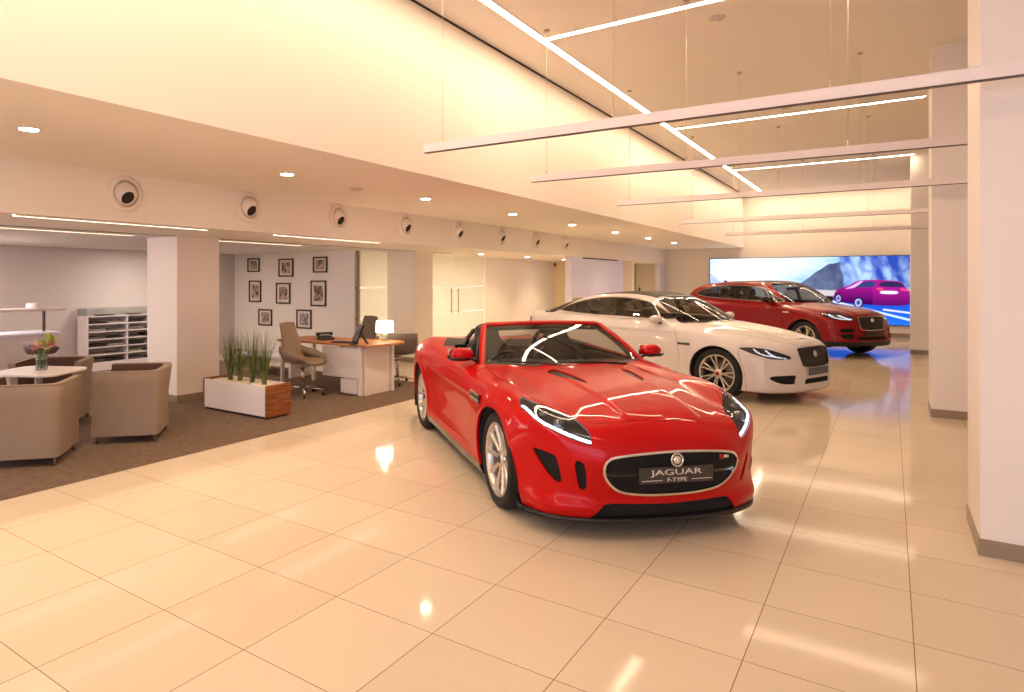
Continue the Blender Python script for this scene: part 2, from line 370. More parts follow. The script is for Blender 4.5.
# suspended aluminium beams
M_beam = P('satin_aluminium', (244, 234, 232), .5, spec=.3)
M_wire = P('steel_wire', (216, 198, 178), .4, metal=.6)
blabels = {4.70: 'nearest suspended white beam crossing in front of the big right column', 6.8: 'second suspended white beam from the viewpoint ending at the right column',
           9.68: 'third suspended white beam from the viewpoint', 13.5: 'fourth suspended white beam from the viewpoint', 17.6: 'farthest suspended white beam before the mural'}
for y, lb in blabels.items():
    b = thing('suspended_beam', lb, 'beam', (-3.3, y, 2.745), math.radians({4.70: 1.9, 6.8: 3.0, 9.68: 1.2}.get(y, .8)), group='suspended beams below the ceiling')
    x1 = 5.0
    MB().box(0, x1, -.025, .025, 0.006, .078).build('channel', M_beam, b)
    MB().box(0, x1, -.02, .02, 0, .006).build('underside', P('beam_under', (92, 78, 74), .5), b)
    for wx in (.18, 1.65, 3.0, 4.4):
        q = MB(); q.tube([(wx, 0, .078), (wx, 0, Z_CEIL - 2.745 - .02)], .0022, 6); q.lathe([(.006, .078), (.006, .13), (0, .135)], 8, M=T4((wx, 0, 0)))
        q.build('wire', M_wire, b)
        MB().lathe([(0, 0), (.03, 0), (.03, .018), (0, .02)], 16, M=T4((wx, 0, Z_CEIL - 2.745 - .02))).build('ceiling_cup', P('cup_metal', (190, 170, 150), .4), b)
# ceiling speakers
for x, y, z, lb in ((-1.5, 7.55, Z_CEIL, 'flat round ceiling disc near the top light line'), (-1.37, 12.1, Z_CEIL, 'flat round ceiling disc above the white car'), (-1.2, 17.3, Z_CEIL, 'farthest flat round ceiling disc'), (-5.1, 5.85, Z_SOFF, 'flat round disc in the soffit between spotlights')):
    t = thing('smoke_detector', lb, 'ceiling disc', (x, y, z))
    MB().lathe([(0, -.022), (.06, -.022), (.085, -.006), (.088, 0)], 28).build('cover', P('disc_plastic', (214, 200, 190), .5), t)
# little red alarm on the wall
al = thing('fire_alarm', 'small red alarm sounder high on the wall beyond the glass doors', 'alarm', (-8.4, 19.1, 2.18))
al.location = (-8.4, 18.9, 2.13)
MB().lathe([(0, .06), (.04, .055), (.055, .02), (.06, 0), (0, 0)], 20, M=R90).build('sounder', P('alarm_red', (190, 40, 30), .4), al)
# ================================================================ car body kernel: solid described by tables, meshed, cut into panels
def hermite_w(kn, q):
    """weights (len(q) x len(kn)) of a Catmull-Rom spline through the knots"""
    kn = np.asarray(kn, float); n = len(kn); q = np.clip(np.asarray(q, float).ravel(), kn[0], kn[-1])
    i = np.clip(np.searchsorted(kn, q, side='right') - 1, 0, n - 2)
    h = kn[i + 1] - kn[i]; t = (q - kn[i]) / h
    h00 = 2*t**3 - 3*t**2 + 1; h10 = t**3 - 2*t**2 + t; h01 = -2*t**3 + 3*t**2; h11 = t**3 - t**2
    Wt = np.zeros((len(q), n)); r = np.arange(len(q))
    np.add.at(Wt, (r, i), h00); np.add.at(Wt, (r, i + 1), h01)
    def tang(j, c):
        # tangent at knot j = weighted neighbour slopes
        lo = np.maximum(j - 1, 0); hi = np.minimum(j + 1, n - 1); d = kn[hi] - kn[lo]
        np.add.at(Wt, (r, hi), c / d); np.add.at(Wt, (r, lo), -c / d)
    tang(i, h10 * h); tang(i + 1, h11 * h); return Wt
class Tab:
    def __init__(s, a, b, Z): s.a = a; s.b = b; s.Z = np.asarray(Z, float); assert s.Z.shape == (len(a), len(b)), (s.Z.shape, len(a), len(b))
    def __call__(s, u, v):
        u = np.asarray(u, float); v = np.asarray(v, float); sh = np.broadcast_shapes(u.shape, v.shape)
        if u.size * v.size == int(np.prod(sh)) and u.ndim == v.ndim and u.ndim > 1:
            R = hermite_w(s.a, u) @ s.Z @ hermite_w(s.b, v).T
            ua = [k for k in range(u.ndim) if u.shape[k] > 1]; va = [k for k in range(v.ndim) if v.shape[k] > 1]
            if not ua or not va or ua[0] < va[0]: return R.reshape(sh)
            return R.T.reshape(sh)
        uu = np.broadcast_to(u, sh).ravel(); vv = np.broadcast_to(v, sh).ravel()
        return np.einsum('ni,ij,nj->n', hermite_w(s.a, uu), s.Z, hermite_w(s.b, vv), optimize=True).reshape(sh)
def crv(kn, vals):
    vals = np.asarray(vals, float)
    def f(u):
        u = np.asarray(u, float); return (hermite_w(kn, u) @ vals).reshape(u.shape)
    return f
def smax(a, b, k):
    h = np.clip(.5 + .5 * (a - b) / k, 0, 1); return b * (1 - h) + a * h + k * h * (1 - h)
def smin(a, b, k): return -smax(-a, -b, k)
def sstep(a, b, x):
    t = np.clip((x - a) / (b - a), 0, 1); return t * t * (3 - 2 * t)
class Mesh:
    __slots__ = ('V', 'N', 'T', 'M')
    def __init__(s, V, N, T): s.V = V; s.N = N; s.T = T
def surface_nets(f, lo, hi, h):
    ax = [np.arange(lo[k], hi[k] + h, h) for k in range(3)]
    F = f(ax[0][:, None, None], ax[1][None, :, None], ax[2][None, None, :]).astype(np.float32)
    S = F < 0; nx, ny, nz = F.shape
    c = np.zeros((nx-1, ny-1, nz-1), np.uint8)
    for i in (0, 1):
        for j in (0, 1):
            for k in (0, 1): c += S[i:nx-1+i, j:ny-1+j, k:nz-1+k]
    act = np.argwhere((c > 0) & (c < 8)); idx = -np.ones(c.shape, np.int32); idx[tuple(act.T)] = np.arange(len(act))
    acc = np.zeros((len(act), 3)); cnt = np.zeros(len(act))
    cor = [(i, j, k) for i in (0, 1) for j in (0, 1) for k in (0, 1)]
    for a in cor:
        for d in range(3):
            if a[d]: continue
            b = list(a); b[d] = 1
            fa = F[tuple((act + a).T)]; fb = F[tuple((act + b).T)]; m = (fa < 0) != (fb < 0)
            t = np.where(m, fa / np.where(m, fa - fb, 1), 0)
            p = act + np.array(a, float); p = p.astype(float); p[:, d] += t
            acc[m] += p[m]; cnt[m] += 1
    V = acc / cnt[:, None] * h + np.array(lo)
    Q = []
    for d in range(3):
        e, g = [(1, 2), (2, 0), (0, 1)][d]
        sl0 = [slice(None)] * 3; sl1 = [slice(None)] * 3; sl0[d] = slice(0, -1); sl1[d] = slice(1, None)
        for x in (e, g): sl0[x] = slice(1, -1); sl1[x] = slice(1, -1)
        A = S[tuple(sl0)]; B = S[tuple(sl1)]
        for flip, mk in ((False, A & ~B), (True, ~A & B)):
            p = np.argwhere(mk)
            if not len(p): continue
            p[:, e] += 1; p[:, g] += 1
            def cell(de, dg):
                q = p.copy(); q[:, e] -= de; q[:, g] -= dg; return idx[tuple(q.T)]
            q = np.stack([cell(1, 1), cell(0, 1), cell(0, 0), cell(1, 0)], 1)
            Q.append(q[:, ::-1] if flip else q)
    Q = np.concatenate(Q)
    def grad(V):
        e = .003; g = np.empty_like(V)
        for k in range(3):
            d = np.zeros(3); d[k] = e
            g[:, k] = (f(*(V + d).T) - f(*(V - d).T)) / (2 * e)
        return g
    for _ in range(3):
        g = grad(V); s = f(*V.T) / np.maximum((g * g).sum(1), .05); s = np.clip(s, -h * .35, h * .35); V = V - g * s[:, None]
    g = grad(V); N = g / np.maximum(np.linalg.norm(g, axis=1), 1e-9)[:, None]
    # split quads along the shorter diagonal
    d1 = np.linalg.norm(V[Q[:, 0]] - V[Q[:, 2]], axis=1); d2 = np.linalg.norm(V[Q[:, 1]] - V[Q[:, 3]], axis=1); m = (d1 < d2)[:, None]
    T = np.concatenate([np.where(m, Q[:, [0, 1, 2]], Q[:, [0, 1, 3]]), np.where(m, Q[:, [0, 2, 3]], Q[:, [1, 2, 3]])])
    return Mesh(V, N, T)
def compact(m):
    u, inv = np.unique(m.T.ravel(), return_inverse=True); return Mesh(m.V[u], m.N[u], inv.reshape(-1, 3))
def cut(m, s):
    """returns (inside s<0, outside s>=0), splitting triangles along s=0"""
    s = np.asarray(s, float).copy(); s[np.abs(s) < 1e-6] = 1e-6
    neg = s < 0; tn = neg[m.T]; c = tn.sum(1)
    if not len(m.T): return m, m
    ins = [m.T[c == 3]]; out = [m.T[c == 0]]; mix = m.T[(c > 0) & (c < 3)]; V, N = m.V, m.N
    if len(mix):
        tn = neg[mix]; c = tn.sum(1); lone = np.where(c == 1, tn.argmax(1), (~tn).argmax(1)); r = np.arange(len(mix))
        a = mix[r, lone]; b = mix[r, (lone + 1) % 3]; d = mix[r, (lone + 2) % 3]
        E = np.concatenate([np.stack([a, b], 1), np.stack([a, d], 1)]); Es = np.sort(E, 1)
        u, inv = np.unique(Es, axis=0, return_inverse=True); inv = inv.ravel()
        t = (s[u[:, 0]] / (s[u[:, 0]] - s[u[:, 1]]))[:, None]
        nv = V[u[:, 0]] * (1 - t) + V[u[:, 1]] * t; nn = N[u[:, 0]] * (1 - t) + N[u[:, 1]] * t; nn /= np.maximum(np.linalg.norm(nn, axis=1), 1e-9)[:, None]
        base = len(V); V = np.concatenate([V, nv]); N = np.concatenate([N, nn])
        ab = inv[:len(mix)] + base; ad = inv[len(mix):] + base
        t1 = np.stack([a, ab, ad], 1); t2 = np.concatenate([np.stack([ab, b, d], 1), np.stack([ab, d, ad], 1)])
        li = c == 1; l2 = np.concatenate([li, li])
        ins += [t1[li], t2[~l2]]; out += [t1[~li], t2[l2]]
    return compact(Mesh(V, N, np.concatenate(ins))), compact(Mesh(V, N, np.concatenate(out)))
def polyd(P, u, v):
    """signed distance to a polygon (negative inside)"""
    P = np.asarray(P, float); d = np.full(u.shape, 1e9); ins = np.zeros(u.shape, bool)
    for (x0, y0), (x1, y1) in zip(P, np.roll(P, -1, 0)):
        ex, ey = x1 - x0, y1 - y0; t = np.clip(((u - x0) * ex + (v - y0) * ey) / (ex * ex + ey * ey + 1e-12), 0, 1)
        d = np.minimum(d, np.hypot(u - x0 - t * ex, v - y0 - t * ey))
        c = (y0 > v) != (y1 > v); xs = x0 + (v - y0) * ex / (ey if abs(ey) > 1e-12 else 1e-12); ins ^= c & (u < xs)
    return np.where(ins, -d, d)
def smoothpoly(pts, n=6):
    """closed Catmull-Rom through the corner points"""
    P = np.asarray(pts, float); o = []; k = len(P)
    for i in range(k):
        p0, p1, p2, p3 = P[i - 1], P[i], P[(i + 1) % k], P[(i + 2) % k]
        for t in np.arange(n) / n:
            o.append(.5 * ((2 * p1) + (-p0 + p2) * t + (2*p0 - 5*p1 + 4*p2 - p3) * t*t + (-p0 + 3*p1 - 3*p2 + p3) * t**3))
    return np.array(o)
def line_d(P, u, v):
    """signed side of an open polyline in the (u,v) plane, with distance (negative on the left of travel)"""
    P = np.asarray(P, float); best = np.full(u.shape, 1e9); sg = np.ones(u.shape)
    n = len(P) - 1
    for i in range(n):
        (x0, y0), (x1, y1) = P[i], P[i + 1]; ex, ey = x1 - x0, y1 - y0; t = ((u - x0) * ex + (v - y0) * ey) / (ex * ex + ey * ey)
        tc = np.clip(t, -1e9 if i == 0 else 0, 1e9 if i == n - 1 else 1)
        d = np.hypot(u - x0 - tc * ex, v - y0 - tc * ey); m = d < best - 1e-9
        best = np.where(m, d, best); sg = np.where(m, np.where(ex * (v - y0) - ey * (u - x0) > 0, -1., 1.), sg)
    return best * sg
def gapcut(m, s, g=.002):
    """cut with a shut-line gap of width 2g: (inside, outside)"""
    a, _ = cut(m, s + g); _, b = cut(m, s - g); return a, b
def offset(m, d): return Mesh(m.V - m.N * d, m.N, m.T)
def join(*ms):
    V = []; N = []; T = []; k = 0
    for m in ms:
        if not len(m.T): continue
        V.append(m.V); N.append(m.N); T.append(m.T + k); k += len(m.V)
    return Mesh(np.concatenate(V), np.concatenate(N), np.concatenate(T))
def half(m, side):
    """keeps y>0 (side=1) or y<0 (side=-1)"""
    a, b = cut(m, m.V[:, 1]); return b if side > 0 else a
def rim_edges(m):
    E = np.concatenate([m.T[:, [0, 1]], m.T[:, [1, 2]], m.T[:, [2, 0]]]); k = np.sort(E, 1)
    _, i, c = np.unique(k[:, 0].astype(np.int64) * (len(m.V) + 1) + k[:, 1], return_index=True, return_counts=True)
    return E[i[c == 1]]
def put(name, m, mats, parent=None, rim=0.0, rim_mat=0, skip=None):
    """links a Mesh with its exact normals; rim adds a turned-in edge of that depth"""
    V, N, T = m.V, m.N, m.T
    if not len(T): return None
    F = T; LN = N[T.ravel()]; mi = np.zeros(len(T), np.int32)
    if rim:
        E = rim_edges(m)
        if skip is not None: E = E[~skip(V[E].mean(1))]
        if len(E):
            ue, inv = np.unique(E.ravel(), return_inverse=True); b = len(V); V = np.concatenate([V, V[ue] - N[ue] * rim]); ie = inv.reshape(-1, 2) + b
            q = np.concatenate([np.stack([E[:, 1], E[:, 0], ie[:, 0]], 1), np.stack([E[:, 1], ie[:, 0], ie[:, 1]], 1)])
            fn = np.cross(V[q[:, 1]] - V[q[:, 0]], V[q[:, 2]] - V[q[:, 0]]); fn /= np.maximum(np.linalg.norm(fn, axis=1), 1e-12)[:, None]
            F = np.concatenate([T, q]); LN = np.concatenate([LN, np.repeat(fn, 3, 0)]); mi = np.concatenate([mi, np.full(len(q), rim_mat, np.int32)])
    me = bpy.data.meshes.new(name); me.vertices.add(len(V)); me.vertices.foreach_set('co', V.astype(np.float32).ravel())
    me.loops.add(len(F) * 3); me.loops.foreach_set('vertex_index', F.astype(np.int32).ravel())
    me.polygons.add(len(F)); me.polygons.foreach_set('loop_start', np.arange(0, len(F) * 3, 3, dtype=np.int32))
    me.polygons.foreach_set('loop_total', np.full(len(F), 3, np.int32)); me.polygons.foreach_set('material_index', mi)
    me.polygons.foreach_set('use_smooth', np.ones(len(F), bool))
    o = link(name, me, parent, mats)
    me.update(calc_edges=True); me.normals_split_custom_set(LN.tolist()); return o
# ---------------------------------------------------------------- shared car materials
M_black = P('black_plastic', (22, 21, 21), .45)
M_gloss = P('gloss_black', (10, 10, 11), .12, coat=.6)
M_inner = P('cabin_dark', (30, 27, 26), .8)
M_under = P('underbody_dark', (16, 15, 15), .9)
M_tyre = P('tyre_rubber', (26, 25, 24), .75)
M_bright = P('bright_chrome', (225, 222, 215), .12, metal=1)
M_alloy = P('alloy_silver', (205, 198, 186), .28, metal=.85)
M_disc = P('brake_steel', (120, 112, 105), .35, metal=1)
M_wind = glass_mat('windscreen_glass', (.50, .51, .49), .05)
M_tint = glass_mat('tinted_side_glass', (.42, .42, .39), .08)
M_lens = glass_mat('lamp_lens', (.86, .88, .92), .07)
M_seat = P('charcoal_leather', (30, 26, 25), .5)
M_seatb = P('pale_leather', (196, 180, 158), .55)
M_drl = emis('daytime_led', (.72, .84, 1.0), 2.6)
def wheel(parent, x, side, y, r, wd, rr, spokes, style, cap_m, yaw=0):
    """side -1: right wheel. A part with tyre, rim, brake disc and cap below it"""
    A = RX(90 if side < 0 else -90)   # lathe axis z -> outward
    tw = wd / 2
    prof = [(rr - .006, tw - .022), (rr + .006, tw - .006), (rr + .02, tw), (r - .045, tw + .006), (r - .022, tw - .002), (r - .006, tw - .02), (r, tw - .045), (r, 0), (r, -tw + .045), (r - .006, -tw + .02), (r - .03, -tw), (rr, -tw + .01), (rr - .006, -tw + .03)]
    t = MB().lathe(prof, 72, M=A)
    o = t.build('wheel', M_tyre, parent); o.location = (x, side * (y - tw), r); o.rotation_euler = (0, 0, yaw)
    b = MB(); b.lathe([(rr + .002, tw - .012), (rr - .004, tw - .006), (rr - .014, tw - .010), (rr - .022, tw - .022), (rr - .03, tw - .06), (rr - .035, -tw + .02), (rr - .005, -tw + .01)], 60, M=A)
    R0 = .058
    for k in range(spokes):
        a = 2 * math.pi * k / spokes
        def sp(a0, a1, w0, w1, z0=tw - .042, z1=tw - .016, rin=R0 * .7, rout=rr - .018):
            n = 6; rows = []
            for i in range(n + 1):
                u = i / n; q = rin + (rout - rin) * u; an = a0 + (a1 - a0) * u; wv = w0 + (w1 - w0) * u; z = z0 + (z1 - z0) * u ** 1.5
                c, s_ = math.cos(an), math.sin(an); tx, ty = -s_, c; cx, cy = q * c, q * s_
                rows.append([A @ Vector((cx + tx * e, cy + ty * e, zz)) for e, zz in ((-wv, z - .03), (-wv, z - .006), (-wv * .55, z), (wv * .55, z), (wv, z - .006), (wv, z - .03))])
            b.grid(rows)
        if style == 'ten': sp(a, a, .013, .0165)
        elif style == 'split': sp(a - .11, a - .155, .0085, .0095); sp(a + .11, a + .155, .0085, .0095)
        elif style == 'five': sp(a, a - .2, .016, .012); sp(a, a + .2, .016, .012)
    b.lathe([(0, tw - .030), (R0 * .55, tw - .030), (R0, tw - .038), (R0 * 1.12, tw - .06)], 28, M=A)
    b.build('alloy_rim', M_alloy, o)
    MB().lathe([(0, tw - .024), (.026, tw - .026), (.030, tw - .034)], 20, M=A).build('wheel_cap', cap_m, o)
    MB().lathe([(.07, tw - .115), (rr - .055, tw - .115), (rr - .055, tw - .14)], 40, M=A).build('brake_disc', M_disc, o)
    return o
def arch_liner(parent, x, side, r, yin, yout, zc):
    b = MB(); n = 20; rows = []
    for yy in (yin, yout):
        rows.append([(x + r * math.cos(a), side * yy, zc + r * math.sin(a)) for a in [math.radians(-25 + 230 * i / n) for i in range(n + 1)]])
    b.grid(rows, thick=.006)
    rows = [[(x + q * math.cos(a), side * yin, zc + q * math.sin(a)) for a in [math.radians(-25 + 230 * i / n) for i in range(n + 1)]] for q in (.02, r)]
    b.grid(rows, thick=.006); return b.build('wheel_arch_liner', M_under, parent)
def ribbon(pts, N, w, t=.004):
    """flat raised strip mesh following points pts with surface normals N"""
    b = MB(); rows = []
    P_ = [Vector(p) for p in pts]
    for i, p in enumerate(P_):
        d = (P_[min(i + 1, len(P_) - 1)] - P_[max(i - 1, 0)]).normalized(); n = Vector(N[i]).normalized(); s = d.cross(n).normalized() * w / 2
        rows.append([p - s - n * .004, p - s + n * t, p + s + n * t, p + s - n * .004])
    b.grid(rows); return b
# ================================================================ red open two-seater
def ring_smooth(kn): return kn
def make_ftype():
    X = [-2.4, -2.2, -1.9, -1.6, -1.3, -.9, -.5, 0, .35, .6, .9, 1.2, 1.5, 1.75, 1.95, 2.08, 2.2, 2.32]
    YK = [0, .25, .45, .62, .75, .86, .97]
    TT = Tab(X, YK, [
        [.80, .80, .79, .77, .73, .66, .55], [.90, .90, .89, .87, .83, .76, .64], [.955, .955, .95, .945, .92, .86, .74], [.965, .965, .975, .985, .975, .915, .80],
        [.96, .965, .98, .995, .99, .94, .84], [.945, .95, .965, .98, .98, .945, .86], [.935, .94, .95, .96, .96, .935, .87], [.93, .93, .94, .945, .942, .92, .865],
        [.93, .93, .935, .935, .93, .905, .85], [.93, .93, .93, .925, .915, .885, .82], [.918, .915, .907, .895, .885, .86, .79], [.898, .894, .882, .872, .872, .852, .78],
        [.865, .860, .845, .835, .840, .818, .74], [.828, .822, .800, .782, .770, .735, .66], [.782, .775, .745, .715, .685, .64, .56], [.735, .726, .690, .645, .600, .55, .47],
        [.655, .645, .60, .55, .50, .45, .37], [.55, .54, .50, .45, .40, .35, .27]])
    ZK = [.08, .2, .35, .5, .62, .72, .82, .92, 1.04]
    WW = Tab(X, ZK, [
        [.62, .68, .76, .80, .81, .80, .76, .68, .55], [.68, .73, .78, .80, .80, .79, .76, .71, .62], [.77, .83, .87, .885, .89, .885, .865, .82, .75],
        [.83, .88, .915, .930, .934, .932, .918, .885, .82], [.86, .90, .935, .950, .955, .955, .942, .908, .855], [.87, .915, .925, .930, .944, .952, .944, .916, .87],
        [.875, .905, .895, .898, .916, .932, .934, .912, .87], [.875, .905, .885, .886, .906, .924, .928, .906, .86], [.875, .905, .888, .892, .908, .922, .924, .90, .85],
        [.87, .905, .902, .907, .917, .925, .924, .90, .85], [.865, .90, .918, .928, .932, .930, .918, .89, .84], [.86, .895, .923, .938, .940, .934, .915, .88, .83],
        [.85, .89, .912, .922, .918, .897, .855, .81, .76], [.79, .83, .865, .880, .872, .842, .788, .73, .68], [.72, .765, .805, .825, .802, .752, .69, .63, .58],
        [.68, .73, .77, .785, .735, .67, .61, .56, .52], [.66, .69, .70, .70, .67, .63, .58, .5, .45], [.5, .53, .55, .55, .5, .45, .4, .35, .3]])
    FZ = [.08, .18, .28, .38, .5, .6, .7, .82]
    FR = Tab([0, .25, .45, .6, .74, .85, .96], FZ, [
        [2.05, 2.115, 2.12, 2.152, 2.182, 2.178, 2.145, 2.08], [2.045, 2.105, 2.11, 2.142, 2.172, 2.168, 2.13, 2.065], [2.01, 2.07, 2.075, 2.105, 2.14, 2.128, 2.085, 2.01],
        [1.95, 2.01, 2.005, 2.02, 2.045, 2.04, 2.00, 1.94], [1.85, 1.91, 1.895, 1.89, 1.905, 1.915, 1.90, 1.86], [1.70, 1.75, 1.74, 1.735, 1.75, 1.77, 1.775, 1.76],
        [1.50, 1.55, 1.55, 1.56, 1.58, 1.60, 1.6, 1.6]])
    def f(x, y, z):
        ay = np.abs(y)
        T = TT(x, ay)
        # power bulge of the bonnet: a raised centre bounded by two creases
        yc = .30 - .05 * sstep(1.2, 2.1, x)
        T = T + .015 * (1 - sstep(-.022, .022, ay - yc)) * sstep(.55, .75, x) * (1 - sstep(1.95, 2.12, x))
        # shoulder dip between bonnet and front wing crest
        T = T - .012 * np.exp(-((ay - .56) / .07) ** 2) * sstep(.6, 1.0, x) * (1 - sstep(1.7, 2.0, x))
        W = WW(x, z)
        for wx in (1.311, -1.311):
            rr = np.sqrt((x - wx) ** 2 + (z - .34) ** 2 + 1e-9); W = W + .010 * np.exp(-((rr - .41) / .045) ** 2) - .010 * np.exp(-((x - 1.311) / .5) ** 2) * (wx > 0)
        # crease along the shoulder that runs back from the side vent
        zc = .735 + .03 * sstep(0, -1.0, x)
        W = W + .012 * np.exp(-(np.where(z > zc, (z - zc) / .05, (z - zc) / .018)) ** 2) * sstep(1.15, .7, x) * (1 - sstep(-.2, -1.1, x))
        b = smax(z - T, ay - W, .055)
        lip = .020 * np.exp(-((z - .225) / .045) ** 2) * sstep(.40, .56, ay)
        b = smax(b, x - FR(ay, z) - lip, .05)
        b = smax(b, (-2.30 + .10 * ay ** 2 + .30 * ay ** 4 + .12 * (z - .55) ** 2) - x, .09)
        b = smax(b, (.13 + .045 * sstep(1.4, 2.1, x)*0) - z, .03)
        return b
    m = surface_nets(f, (-2.40, -1.03, .08), (2.28, 1.03, 1.06), .0145)
    root = thing('convertible_car', 'glossy red open-top sports car with a chrome ringed grille nearest the viewpoint', 'car', (-2.653, 5.717, 0), -.7582)
    RED = P('signal_red_paint', (188, 2, 5), .45, coat=.62, coat_rough=.02, spec=.08)
    X_, Y_, Z_ = (lambda q: q.V[:, 0]), (lambda q: q.V[:, 1]), (lambda q: q.V[:, 2])
    AY = lambda q: np.abs(q.V[:, 1])
    # wheel openings
    for wx, rw in ((1.311, .372), (-1.311, .378)):
        s = np.hypot(X_(m) - wx, Z_(m) - .345) - rw - (.075 * np.clip((.42 - Z_(m)) / .28, 0, 1) * (X_(m) > wx) * (wx > 0)); s = np.where((AY(m) > .5) & (np.abs(m.N[:, 1]) > .25), s, .2); s = np.where(Z_(m) < .16, np.where(AY(m) > .5, s, .2), s)
        _, m = cut(m, s)
    # cockpit opening
    cock = smoothpoly([(.44, -.60), (.55, -.2), (.55, .2), (.44, .60), (.30, .70), (-.2, .73), (-.62, .71), (-.74, .55), (-.78, 0), (-.74, -.55), (-.62, -.71), (-.2, -.73), (.30, -.70)], 5)
    s = polyd(cock, X_(m), Y_(m)); s = np.where((Z_(m) > .7) & (m.N[:, 2] > 0), s, .3)
    _, m = cut(m, s)
    shell = m
    # grille
    GR = [(0, .585), (.22, .577), (.38, .560), (.435, .538), (.460, .495), (.451, .43), (.405, .365), (.33, .318), (.18, .295), (0, .290)]
    GR = smoothpoly(GR + [(-a, b) for a, b in GR[-2:0:-1]], 4)
    def front(q, d): return np.where((X_(q) > 1.6) & (m_n(q) > .2), d, .3)
    def m_n(q): return q.N[:, 0]
    s = front(m, polyd(GR, Y_(m), Z_(m))); gr, m = cut(m, s)
    ringm, _ = cut(gr, -(polyd(GR, Y_(gr), Z_(gr)) + .014))
    put('grille_surround', Mesh(ringm.V + ringm.N * .003, ringm.N, ringm.T), M_bright, root, rim=.03)
    gin, _ = cut(gr, polyd(GR, Y_(gr), Z_(gr)) + .012)
    gb = Mesh(gin.V - np.array([.055, 0, 0]), gin.N, gin.T)
    g_o = put('grille', gb, mesh_mat('grille_mesh', (34, 32, 31)), root)
    # horizontal bar across the grille
    bar = MB(); rows = []
    for i in range(25):
        y = -.462 + .924 * i / 24; xx = float(FR(np.array([abs(y)]), np.array([.45]))[0]) - .028
        rows.append([(xx - .02, y, .476), (xx + .006, y, .470), (xx + .010, y, .450), (xx + .006, y, .425), (xx - .02, y, .418)])
    bar.grid(rows); bar.build('grille_bar', M_gloss, root)
    # intakes in the bumper
    IN1 = smoothpoly([(.800, .545), (.765, .550), (.705, .530), (.688, .500), (.662, .375), (.69, .362), (.745, .43)], 4)
    IN2 = smoothpoly([(.605, .498), (.560, .498), (.535, .345), (.572, .340)], 3)
    LOW = [(0, .238), (.38, .250), (.43, .242), (.53, .12), (0, .10)]
    LOW = np.array(LOW[:-1] + [LOW[-1]] + [(-a, b) for a, b in LOW[-2:0:-1]] + [(0, .262)][:0])
    holes = []
    for Pn, nm in ((IN1, 'outer'), (IN2, 'inner')):
        s = front(m, polyd(Pn, AY(m), Z_(m))); h, m = cut(m, s); holes.append(h)
    s = front(m, polyd(LOW, Y_(m), Z_(m))); h, m = cut(m, s); holes.append(h)
    for h in holes[:2]:
        for sd in (-1, 1):
            hh = half(h, sd); hh = Mesh(hh.V - np.array([.045, sd * .012, 0]), hh.N, hh.T); put('bumper_intake', hh, M_gloss if h is holes[1] else mesh_mat('intake_mesh', (16, 15, 15)), root)
    put('lower_grille', Mesh(holes[2].V - np.array([.05, 0, 0]), holes[2].N, holes[2].T), mesh_mat('grille_mesh', (34, 32, 31)), root)
    # head lamps: outline seen from above
    HL = smoothpoly([(1.53, .775), (1.65, .82), (1.80, .86), (1.95, .84), (2.05, .76), (2.13, .63), (2.13, .535), (2.08, .510), (1.99, .522), (1.85, .560), (1.71, .655), (1.61, .722)], 4)
    def top(q, d): return np.where((Z_(q) > .5) & (q.N[:, 2] > .02), d, .3)
    ZL = crv([1.5, 1.6, 1.75, 1.9, 2.0, 2.09, 2.2], [.800, .788, .752, .694, .648, .614, .590])
    s = top(m, np.maximum(polyd(HL, X_(m), AY(m)), ZL(X_(m)) - Z_(m))); hl, m = cut(m, s)
    for sd in (-1, 1):
        h = half(hl, sd)
        d = np.maximum(polyd(HL, X_(h), AY(h)), ZL(X_(h)) - Z_(h))
        lens, _ = cut(h, d + .003)
        body = put('headlamp', offset(h, .020), P('lamp_bowl', (222, 222, 230), .3), root, rim=-.018)
        body['label'] = 'headlamp with bright J-shaped light line'
        put('lens', lens, M_lens, body)
        # light line: runs down the outer edge, then along the front edge
        d = polyd(HL, X_(h), AY(h)); LL = [(1.60, .750), (1.73, .768), (1.83, .757), (1.935, .695), (2.01, .61), (2.05, .54)]
        bp = h.V[np.abs(Z_(h) - ZL(X_(h))) < .003]; d3 = np.sqrt(((h.V[:, None, :] - bp[None]) ** 2).sum(-1)).min(1); st, _ = cut(h, np.maximum(np.abs(d3 - .020) - .0105, polyd(HL, X_(h), AY(h)) + .006))
        put('light_line', offset(st, .008), M_drl, body)
        pj = MB()
        for (px_, py_, r) in ((1.90, .64, .042), (1.77, .70, .03)):
            i = np.argmin((X_(h) - px_) ** 2 + (AY(h) - py_) ** 2); c = h.V[i] - h.N[i] * .04; pj.sphere(c + h.N[i] * .012, r); 
        pj.build('projector', P('projector_glass', (120, 124, 135), .05, metal=.9), body)
        pj = MB(); i = np.argmin((X_(h) - 1.90) ** 2 + (AY(h) - .64) ** 2); nrm = Vector(h.N[i]); c = Vector(h.V[i]) - nrm * .012
        q = nrm.to_track_quat('Z', 'Y').to_matrix().to_4x4()
        pj.lathe([(.044, -.02), (.050, -.006), (.054, -.012), (.052, -.03)], 24, M=T4(c) @ q); pj.build('bezel', M_bright, body)
    # bonnet vents
    V1 = smoothpoly([(.92, .325), (.94, .275), (1.15, .225), (1.36, .215), (1.385, .238), (1.22, .300), (1.0, .345)], 4)
    s = top(m, polyd(V1, X_(m), AY(m))); hv, m = cut(m, s)
    for sd in (-1, 1):
        h = half(hv, sd); o = put('bonnet_vent', offset(h, .014), M_black, root)
    # shut lines ------------------------------------------------------
    # bonnet (clamshell front edge)
    HD = [(2.065, 0), (2.05, .25), (2.005, .43), (1.92, .550), (1.71, .645), (1.56, .715), (1.40, .74), (1.0, .76), (.62, .745), (.50, .70), (.50, .5), (.60, .2), (.605, 0)]
    HD = np.array(HD + [(a, -b) for a, b in HD[-2:0:-1]])
